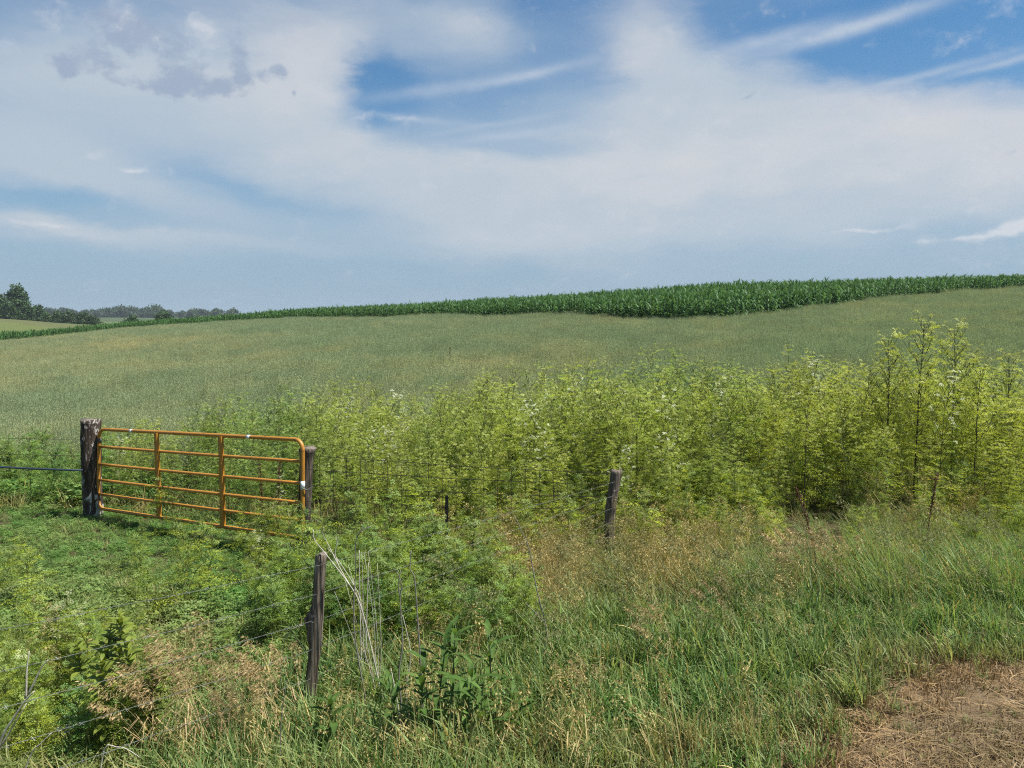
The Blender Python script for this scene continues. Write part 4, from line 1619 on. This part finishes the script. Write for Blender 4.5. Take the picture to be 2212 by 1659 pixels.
# ---------------- grasses and ground cover
def ground_cover():
    G1 = [grass_tuft(500 + i, n=24, rad=.13, lean=(-.12 + .12 * (i % 3 - 1), .04 * (i % 2)), L=(.16, .46), w=.0125, droop=.30).mesh('grass_source', [M['grass'], M['straw']]) for i in range(6)]
    G2 = [grass_tuft(520 + i, n=20, rad=.13, lean=(-.55, 0), L=(.40, .85), w=.0105, droop=.16, dead=.18).mesh('grass_source', [M['grass'], M['straw']]) for i in range(4)]
    GB = [brome_tuft(540 + i, lean=(-.35, 0), mats=(0, 1)).mesh('brome_source', [M['grass'], M['grass_head']]) for i in range(4)]
    DB = [brome_tuft(560 + i, n=9, lean=(-.12, 0), H=(.35, .75)).mesh('dry_source', [M['straw'], M['straw']]) for i in range(5)]
    DT = [grass_tuft(580 + i, n=24, lean=(-.1, 0), L=(.25, .6), w=.006, dead=0).mesh('dry_source', [M['straw'], M['straw']]) for i in range(4)]
    CT = [carpet_tuft(600 + i).mesh('carpet_source', [M['carpet']]) for i in range(6)]

    x, y = area_points(3.0, 12.6, 150, .40)
    z = zf(x, y)
    px, py = project(x, y, z)
    st = stubble(x, y)
    nz = fbm(x * 1.1, y * 1.1, 51)
    nz2 = fbm(x * 2.3, y * 2.3, 53)
    rnd = nrng.random(len(x))
    FR = FRONT(x)
    # left carpet zone: left of a line from the crooked post to the lower left
    lline = np.interp(py, [1100, 1250, 1400, 1500, 1659], [660, 640, 640, 560, 330])
    left = (px < lline + nz * 60)
    low_left = left & (py > 1440)
    front = y < FR + .5
    # dry tan belt in front of the stand
    dry = np.exp(-((px - 1300) / 320) ** 2 - ((py - 1265) / 75) ** 2) * 1.2
    dry += .75 * np.exp(-((px - 1080) / 120) ** 2 - ((py - 1330) / 60) ** 2)
    dry += .3 * np.exp(-((px - 1800) / 330) ** 2 - ((py - 1150) / 45) ** 2)
    dry += .28 * np.exp(-((px - 480) / 300) ** 2 - ((py - 1600) / 75) ** 2)
    dry += .6 * np.exp(-((px - 1350) / 420) ** 2 - ((py - 1640) / 28) ** 2)
    dry = np.clip(dry * (1 + nz2 * .8) + nz * .12, 0, 1)
    shade_keep = np.ones(len(x), bool)

    # lower towards the mown edge and towards the foot of the weeds
    soft = np.maximum.reduce([stubble(x, y - q) for q in (.25, .5, .8)]) * .33 + stubble(x - .35, y) * .3
    hs_ = (1 - .62 * np.clip(soft * 1.6, 0, 1)) * np.interp(y, [4, 7, 8.2, 9.2, 13], [1.0, 1.0, .82, .52, .45]) * (1 + .22 * nz2)

    hollow = np.exp(-((px - 1775) / 100) ** 2 - ((py - 1185) / 50) ** 2)
    grass_zone = front & ~left & (st < .30 + .5 * nrng.random(len(x))) & (nrng.random(len(x)) > hollow * 1.1)
    r2 = nrng.random(len(x))
    isdry = r2 < dry * .62
    tintg = np.clip(.02 + .30 * nz + .40 * dry + nrng.normal(0, .10, len(x)) + .55 * st, 0, 1)
    g = grass_zone & ~isdry
    tall = g & (py < 1330) & (px > 1330) & (nrng.random(len(x)) < .55)
    short = g & ~tall
    hd_ = np.maximum(hs_, .98)
    hd_ = np.where((np.abs(px - 1310) < 45) & (y < TP.y), .45, hd_)
    def sc(name, srcs, m, s0, s1, tint, label, cat, tilt=.12, full=False):
        p = np.stack([x[m], y[m], z[m]], 1)
        s = nrng.uniform(s0, s1, m.sum()) * (hd_ if name.startswith('dry') else (hs_ * np.interp(py, [1420, 1600], [1, .6]) if name == 'ground_cover' else hs_))[m]
        scatter(name, srcs, p, rots(m.sum(), tilt, full), s * (1 + .25 * nz[m]), tint[m], label, cat)
        print(name, int(m.sum()))
    sc('grass', G1, short & (rnd < .72), .65, 1.15, tintg, 'deep green roadside grass in front of the fence', 'grass')
    sc('tall_grass', G2, tall & (rnd < .62), .6, 1.0, tintg, 'long green grass bent left in front of the weed stand', 'grass')
    bz = grass_zone & (py < 1480) & (px > 1000) & (r2 > .955)
    sc('seeding_grass', GB, bz, .65, 1.1, tintg, 'green grass with nodding seed heads', 'grass')
    dz = front & isdry & (st < .5) & (hollow < .4) & ~(left & (py < 1430))
    sc('dry_seed_grass', DB, dz & (r2 > .0) & (rnd < .34), .5, .9, np.clip(nz2, 0, 1) * .5, 'dry tan grass with feathery seed heads before the weeds', 'dry grass', full=True)
    sc('dry_grass', DT, dz & (rnd > .40), .5, .9, np.clip(nz2 + .3, 0, 1) * .6, 'dry tan grass blades before the weeds', 'dry grass', full=True)
    # carpet of low weeds on the left, bare soil spots kept open
    bare = np.exp(-((px - 350) / 190) ** 2 - ((py - 1385) / 55) ** 2) + .6 * np.exp(-((px - 210) / 60) ** 2 - ((py - 1440) / 40) ** 2)
    cz = left & (nrng.random(len(x)) > bare * .85 + .1 * (nz2 > .25)) & (y < FR + 2.2)
    tc_ = np.clip(.22 + .5 * nz + .5 * bare + np.interp(py, [1100, 1350, 1500, 1659], [0, .05, .35, .5]) + nrng.normal(0, .12, len(x)), 0, 1)
    sc('ground_cover', CT, cz & (rnd < .56), .60, 1.3, tc_, 'carpet of low green leafy weeds below the gate', 'ground cover', full=True)
    sc('short_grass', G1, left & (rnd > .50) & (rnd < .88) & (y < FR + 1.5), .30, .80, np.clip(tc_ + .05, 0, 1), 'short grass mixed into the weed carpet on the left', 'grass', full=True)
    # undergrowth filling the foot of the stand
    x2, y2 = area_points(9.2, 17, 26, .30)
    ok = (y2 > FRONT(x2) - .3) & (y2 < BACK(x2) + .8)
    p2 = CX + F * x2 / y2
    ok &= ~((np.abs(p2 - 1775) < 80) & (y2 < FRONT(x2) + .9))
    x2, y2 = x2[ok], y2[ok]
    scatter('undergrowth', G1[:3] + DT[:2] + CT[:2], on_ground(x2, y2), rots(len(x2), .1), nrng.uniform(.6, 1.05, len(x2)), np.clip(nrng.normal(.5, .3, len(x2)), 0, 1),
            'grass and dead leaves at the foot of the weed stand', 'undergrowth')

    x5, y5 = area_points(12.6, 16.2, 16, .30)
    p5 = CX + F * x5 / y5
    ok = (y5 > FRONT(x5) + .1) & (y5 < BACK(x5) + .5) & (nrng.random(len(x5)) < np.interp(p5, [-100, 200, 330, 700, 1200], [1, .8, .5, .35, .1]))
    ok &= np.hypot(x5 - LP.x, y5 - LP.y) > .4
    x5, y5 = x5[ok], y5[ok]
    scatter('leafy_undergrowth', CT, on_ground(x5, y5), rots(len(x5), .15), nrng.uniform(1.2, 2.5, len(x5)), np.clip(nrng.normal(.12, .15, len(x5)), 0, 1),
            'rank green leafy weeds behind the blue cable and the gate', 'undergrowth')

    # mown straw: cut stalks standing and lying
    S1 = []
    for i in range(6):
        r = random.Random(700 + i)
        mb = MB()
        for k in range(26):
            a, q = r.uniform(0, 6.28), math.sqrt(r.random()) * .14
            b = V(math.cos(a) * q, math.sin(a) * q, r.uniform(.002, .022))
            d = V(r.gauss(1, .5), r.gauss(0, .8), r.gauss(0, .10)).normalized()
            L = r.uniform(.025, .13) if k > 3 else r.uniform(.12, .22)
            mid = b + d * L * .5 + V(0, 0, r.uniform(0, .015))
            mb.ribbon([b, mid, b + d * L + V(0, 0, r.uniform(-.005, .01))], [.003, .0038, .002], V(-d.y, d.x, r.uniform(-.5, .5)).normalized(), 0, r.random())
        S1.append(mb.mesh('straw_source', [M['straw_dry']]))
    S2 = [grass_tuft(720 + i, n=20, rad=.09, lean=(-.1, 0), L=(.03, .13), w=.005, droop=.12, dead=0).mesh('straw_source', [M['straw_dry']]) for i in range(4)]
    x3, y3 = area_points(2.6, 8.2, 260, .55)
    s3 = stubble(x3, y3)
    m = nrng.random(len(x3)) < s3 * np.clip(.75 + .55 * fbm(x3 * 2.2, y3 * 2.2, 67) + .15, .5, 1)
    x3, y3, s3 = x3[m], y3[m], s3[m]
    n3 = fbm(x3 * 1.5, y3 * 1.5, 61)
    k = nrng.random(len(x3)) < .40
    t3 = np.clip(.25 + .8 * n3, 0, 1)
    scatter('straw_litter', S1, on_ground(x3[k], y3[k]), rots(k.sum(), .06), nrng.uniform(.7, 1.4, k.sum()), t3[k], 'brown mown straw lying on the road shoulder', 'straw')
    edge = (1 - s3) * 1.6 + .7
    scatter('stubble', S2, on_ground(x3[~k], y3[~k]), rots((~k).sum(), .15), nrng.uniform(.6, 1.2, (~k).sum()) * edge[~k], np.clip(t3[~k] + (1 - s3[~k]) * .5, 0, 1), 'short cut brown grass stubble on the road shoulder', 'stubble')
    m4 = (stubble(x, y) > .5) & (rnd < .12) & (nz2 > .05)
    sc('sprouting_grass', G1, m4, .25, .5, np.clip(tintg * .4, 0, 1), 'sparse green grass sprouts in the mown straw', 'grass', full=True)
    print('straw', len(x3))


ground_cover()

# ---------------- dead stalks
def stalk(label, paths, d, mat, r0=.008, name='dead_stalk', dtop=0., cat='dead stalk'):
    base = P(paths[0][0][0], paths[0][0][1], d)
    gz = z1(base.x, base.y)
    t = thing(name, label, cat, (base.x, base.y, gz))
    for i, path in enumerate(paths):
        pts = []
        for k, (a, b) in enumerate(path):
            pts.append(P(a, b, d + dtop * k / max(1, len(path) - 1) + (.02 * i)) - Vector((base.x, base.y, gz)))
        if i == 0:
            pts[0].z = -.02
        # refine
        fine = []
        for k in range(len(pts) - 1):
            for q in range(3):
                w = q / 3
                p0, p1, p2, p3 = pts[max(k - 1, 0)], pts[k], pts[k + 1], pts[min(k + 2, len(pts) - 1)]
                fine.append(.5 * ((2 * p1) + (p2 - p0) * w + (2 * p0 - 5 * p1 + 4 * p2 - p3) * w * w + (3 * p1 - p0 - 3 * p2 + p3) * w ** 3))
        fine.append(pts[-1])
        n = len(fine)
        rr = r0 * (1 if i == 0 else .7)
        mb = MB()
        mb.tube(fine, [rr * (1 - .6 * k / (n - 1)) for k in range(n)], 6)
        mb.build('stem' if i == 0 else 'branch', mat, t, True)
    return t


def z3(l):
    return [((600 + a * .407) * .885, (1200 + b * .407) * .885) for a, b in l]


def z6(l):
    return [(a * .1734, (1550 + b * .196) * .885) for a, b in l]


stalk('whitest branched dead stalk leaning left beside the crooked post', [z3([(850, 1400), (780, 1060), (705, 740), (640, 585), (480, 375), (412, 290), (405, 230)]),
      z3([(645, 600), (560, 450), (500, 330), (462, 250), (468, 212)]), z3([(560, 452), (535, 370), (548, 310), (540, 270)]), z3([(700, 720), (670, 600), (560, 420), (490, 340)])], 5.75, M['dead_pale'], .0062)
stalk('tall grey dead stalk forking at its top, right of the crooked post', [z3([(795, 1620), (740, 1330), (690, 1090), (652, 850), (648, 650), (660, 480), (665, 270), (752, 208)]),
      z3([(665, 275), (690, 235), (700, 200)])], 5.65, M['dead_grey'], .007)
_r = random.Random(91)
for _k in range(7):
    bx, by = 815 + _r.uniform(-45, 60), 1330 + _r.uniform(-120, 160)
    tx, ty = _r.uniform(520, 800), _r.uniform(330, 620)
    mx, my = (bx * .55 + tx * .45) + _r.uniform(-12, 25), by * .5 + ty * .5
    stalk('fine whitish dry stem in the fan right of the crooked post', [z3([(bx, by), (mx, my), (tx, ty)])], 5.8 + _r.uniform(-.15, .35), M['dead_pale'], _r.uniform(.0020, .0036))['group'] = 'fine dry stems in the fan'
stalk('upright pale straw stub above the fork of the white stalk', [z3([(690, 760), (682, 560), (680, 350)])], 6.2, M['dead_pale'], .006)
stalk('short pale straw right of the upright straw stub', [z3([(705, 780), (730, 600), (735, 425)])], 6.2, M['dead_pale'], .005)
stalk('thin pale straw behind the white branched stalk', [z3([(700, 800), (702, 600), (695, 362)])], 6.25, M['dead_pale'], .004)
stalk('grey dead stalk left of the broad-leaved plants', [z3([(940, 1520), (930, 1250), (918, 1090), (940, 900), (925, 650), (936, 560), (905, 480)]), z3([(926, 640), (915, 560), (930, 470)])], 5.35, M['dead_grey'], .007)
stalk('thin dead stalk with a crooked tip rising from the broad-leaved plants', [z3([(1070, 1580), (1050, 1080), (1030, 760), (1012, 520), (985, 462), (992, 350)])], 5.3, M['dead_grey'], .007)
stalk('pale dead stalk at the foot of the broad-leaved plants', [z3([(945, 1560), (920, 1330), (870, 1060)])], 5.25, M['dead_pale'], .007)
stalk('pale leaning straw crossing the broad-leaved plants', [z3([(1010, 1600), (960, 1200), (990, 980), (940, 740)])], 5.3, M['dead_pale'], .005)
stalk('bent dark dead stalk standing alone in the grass right of the broad-leaved plants', [z3([(1690, 1260), (1760, 1020), (1805, 850), (1745, 590), (1700, 350), (1655, 240), (1610, 140)]),
      z3([(1790, 780), (1700, 690), (1640, 640)])], 6.4, M['dead_grey'], .007)
stalk('whitened dead branch entering from the left edge', [z6([(-200, 1750), (0, 1330), (180, 1020), (320, 810), (430, 700)]), z6([(320, 790), (330, 600), (335, 420), (365, 200)]),
      z6([(350, 740), (430, 580), (520, 400), (600, 310)]), z6([(0, 1400), (150, 1160), (330, 850)])], 4.75, M['dead_pale'], .010)
stalk('curved thin dead twig in the lower left corner', [z6([(150, 1720), (390, 1480), (500, 1360), (640, 1220)])], 4.7, M['dead_pale'], .005)
stalk('arching dry stem over the white daisies', [z6([(1190, 1500), (1300, 1420), (1450, 1395), (1580, 1420), (1750, 1530)])], 4.75, M['dead_pale'], .005)
stalk('long thin slanting stem crossing the crooked post', [[(600, 1400 + 60), (615, 1380), (656, 1350)]], 5.9, M['dead_pale'], .003)
stalk('long yellowish leaning stem in front of the crooked post', [z3([(540, 1290), (430, 1080), (320, 900), (200, 720), (120, 620)])], 6.0, M['weed_stem'], .005)
stalk('dark standing dead stem left of the crooked post foot', [[(605, 1659), (607, 1560), (620, 1470)]], 4.85, M['dead_grey'], .005)
stalk('reddish dead stem in the carpet below the gate', [[(464, 1500), (459, 1440), (455, 1350)]], 6.6, M['dock'], .006)

# ---------------- broad-leaved plants
def broad_leaf_mesh(seed, wide=.11):
    r = random.Random(seed)
    mb = MB()
    n = 6
    L = 1.0
    p, d = V(0, 0, 0), V(1, 0, .35).normalized()
    rows = []
    dr = r.uniform(.12, .26)
    for k in range(n + 1):
        t = k / n
        w = wide * math.sin(math.pi * min(1, t * .93 + .05)) ** .8 * (1.1 - .35 * t) if k < n else .004
        rows.append((p.copy(), w, .28 * w))
        p = p + d * (L / n)
        d = (d + V(0, 0, -dr)).normalized()
    base = len(mb.v)
    for (p, w, f) in rows:
        wob = r.uniform(-.01, .01)
        mb.v += [tuple(p + V(0, -w, f + wob)), tuple(p), tuple(p + V(0, w, f - wob))]
    for k in range(n):
        a = 3 * k
        mb.f += [(a, a + 1, a + 4, a + 3), (a + 1, a + 2, a + 5, a + 4)]
        lv = r.uniform(.2, .8)
        mb.m += [0, 0]; mb.lv += [lv, lv]
    return mb


LEAF = [broad_leaf_mesh(800 + i).mesh('leaf', M['broad'], True) for i in range(4)]
YLEAF = [broad_leaf_mesh(820 + i, .21).mesh('leaf', M['yellow_leaf'], True) for i in range(3)]


def broad_plant(label, base, H, seed, leafs, nl=14, ls=.17, name='broadleaf_plant', lean=None):
    r = random.Random(seed)
    t = thing(name, label, 'plant', base, 0)
    ln = lean or V(r.uniform(-.12, .12), r.uniform(-.1, .1), 0)
    pts = [V(0, 0, -.03), V(0, 0, H * .35) + ln * H * .2, V(0, 0, H * .7) + ln * H * .6, V(0, 0, H) + ln * H]
    mb = MB()
    mb.tube(pts, [.008, .007, .005, .003], 6)
    mb.build('stem', M['weed_stem'], t, True)
    for i in range(nl):
        s = .22 + .78 * i / (nl - 1)
        x = s * 3
        k = min(int(x), 2)
        p = pts[k].lerp(pts[k + 1], x - k)
        a = (i // 2) * 1.57 + (i % 2) * math.pi + r.uniform(-.35, .35)
        o = link('leaf', r.choice(leafs), t)
        o.location = p
        o.rotation_euler = (r.uniform(-.25, .25), -.15 - .55 * s + r.uniform(-.2, .35), a)
        q = ls * (1.1 - .45 * abs(s - .6)) * r.uniform(.8, 1.2) * (.7 if s > .93 else 1)
        o.scale = (q, q, q)
    return t


for i, (qx, qy, H, lab) in enumerate([
        (940, 1630, .80, 'tallest dark broad-leaved plant in the foreground clump'), (1062, 1600, .78, 'rightmost broad-leaved plant of the foreground clump'),
        (1000, 1640, .62, 'broad-leaved plant in the middle of the foreground clump'), (860, 1640, .55, 'left broad-leaved plant beside the pale dead stalks'),
        (905, 1655, .68, 'broad-leaved plant left of the tallest one'), (1035, 1655, .52, 'low broad-leaved plant at the front of the clump'),
        (725, 1640, .38, 'small broad-leaved plant by the crooked post foot'), (975, 1590, .85, 'broad-leaved plant at the back of the foreground clump'),
        (1105, 1620, .38, 'short light broad-leaved plant right of the clump')]):
    broad_plant(lab, G(qx, qy), H, 900 + i, LEAF, nl=18 if H > .6 else 14, ls=.20)
for i, (qx, qy, H, lab) in enumerate([
        (215, 1600, .55, 'yellow-green leafy bush plant in the lower left'), (255, 1590, .60, 'tallest yellow-green leafy plant in the lower left'),
        (290, 1610, .52, 'yellow-green leafy plant right of the tallest lower left one'), (235, 1650, .50, 'front yellow-green leafy plant in the lower left'),
        (185, 1560, .42, 'small leafy plant left of the yellow-green bush'), (320, 1640, .42, 'low yellow-green leafy plant near the tan seed heads'), (275, 1540, .5, 'leafy plant behind the yellow-green bush')]):
    broad_plant(lab, G(qx, qy), H * 1.45, 930 + i, YLEAF, nl=40, ls=.12, name='leafy_plant')

# ---------------- tan seed-head clumps in the foreground
DRYC = [brome_tuft(950 + i, n=8, rad=.07, H=(.42, .66), lean=(-.25, 0), hl=.26, sp=54) for i in range(3)]


def dry_clump(label, base, s, k):
    t = thing('dry_grass_clump', label, 'dry grass', base, rng.uniform(-.5, .5), None, s)
    src = DRYC[k % 3]
    st, hd = MB(), MB()
    me = src.mesh('seed_head', [M['tan_head']])
    tag(link('seed_head', me, t), kind='stuff')
    g = grass_tuft(970 + k, n=9, rad=.06, L=(.15, .38), lean=(-.15, 0), w=.005, dead=0)
    tag(g.build('blade', [M['straw']], t), kind='stuff')
    return t


for i, (qx, qy, s, lab) in enumerate([
        (470, 1655, 1.25, 'biggest tan feathery seed head clump in the lower left foreground'), (430, 1659, 1.0, 'tan seed head clump left of the biggest one'),
        (640, 1600, 1.05, 'dry tan clump at the foot of the crooked post'), (610, 1650, .95, 'pale dry clump below the crooked post'),
        (365, 1659, .95, 'tan seed heads right of the yellow-green bush'), (545, 1590, .8, 'thin tan seed heads half way to the crooked post'),
        (515, 1659, .7, 'low pale seed heads at the bottom edge'), (1760, 1300, 1.0, 'reddish tan seed heads leaning before the dark hollow'),
        (1850, 1310, 1.0, 'pale nodding seed heads right of the dark hollow'), (1600, 1400, .8, 'tan seed heads in the green grass at centre right'),
        (1470, 1470, .8, 'tan seed heads in the middle of the green grass'), (1300, 1560, .6, 'bent dry grass in the green foreground')]):
    dry_clump(lab, G(qx, qy), s, i)

# ---------------- dock with brown seeds
def dock(label, base, H, seed, lean=0.):
    r = random.Random(seed)
    t = thing('dock_plant', label, 'plant', base, 0)
    st, sd = MB(), MB()
    pts = [V(lean * (k / 5) ** 1.5, 0, H * k / 5) for k in range(6)]
    st.tube(pts, [.009, .008, .007, .006, .005, .003], 6)
    st.build('stem', M['dock'], t, True)
    for k in range(420):
        s = r.uniform(.35, 1)
        x = s * 5; i = min(int(x), 4)
        p = pts[i].lerp(pts[i + 1], x - i)
        d = rdir(r)
        p = p + Vector((d.x, d.y, d.z)) * (.055 * (1.15 - s) + .012) * r.random()
        sd.leaflet(p, rdir(r), rdir(r), r.uniform(.012, .022), .012, 0, r.random())
    tag(sd.build('seed', M['dock'], t), kind='stuff')
    return t


dock('brown dock seed spike in the dark hollow right of the grey post', G(1765, 1245), .95, 1, -.25)
dock('reddish dead weed spike behind the right end of the gate', at_col(592, 10.9), 1.05, 2, .05)
dock('rusty dead weed spike behind the gate, left of the other one', at_col(560, 11.0), 1.0, 3, -.03)
dock('dark dead weed spike among the weeds right of the hollow', G(2000, 1190), .9, 4, .1)
# a single dark thistle in the oats
dock('small dark weed standing alone in the middle of the oats', at_col(972, 30, .35), .85, 5, .0)

# ---------------- white daisies
def daisies():
    r = random.Random(44)
    spots = [(140, 1659), (160, 1650), (182, 1655), (198, 1645), (150, 1640), (172, 1640)]
    for i, (qx, qy) in enumerate(spots):
        base = G(qx, qy)
        t = thing('daisy_plant', 'low white daisy plant in the lower left corner', 'flower', base, 0, 'white daisies in the lower left corner')
        st = MB()
        for k in range(3):
            a = r.uniform(0, 6.28)
            tip = V(math.cos(a) * r.uniform(.02, .09), math.sin(a) * r.uniform(.02, .09), r.uniform(.22, .34))
            st.tube([V(0, 0, 0), tip * .5 + V(0, 0, .03), tip], [.003, .0025, .002], 4, cap=False)
            fl = MB()
            n = 12
            for q in range(n):
                b = q / n * 6.283
                dd = V(math.cos(b), math.sin(b), .12).normalized()
                fl.leaflet(tip + dd * .004, dd, V(0, 0, 1), .017, .009, 0, .9)
            fl.tube([tip, tip + V(0, 0, .004)], [.006, .004], 8, 1)
            fl.build('flower', [M['umbel_white'], M['yellow_leaf']], t)
        st.build('stem', M['weed_stem'], t)


daisies()

# ---------------- summer haze: one closed box of thin even air round the camera and the whole scene
HAZE = 0.00018
if HAZE:
    mb = MB()
    mb.box((0, 0, 12.0), 7000, 7000, 40)
    m, nt, out = new_mat('haze')
    pv = nt.nodes.new('ShaderNodeVolumePrincipled')
    pv.inputs['Color'].default_value = (.80, .90, 1.0, 1)
    pv.inputs['Density'].default_value = HAZE
    pv.inputs['Anisotropy'].default_value = .2
    nt.links.new(pv.outputs[0], out.inputs['Volume'])
    tag(mb.build('haze', m), 'thin blue summer haze over the fields', 'haze', kind='stuff')
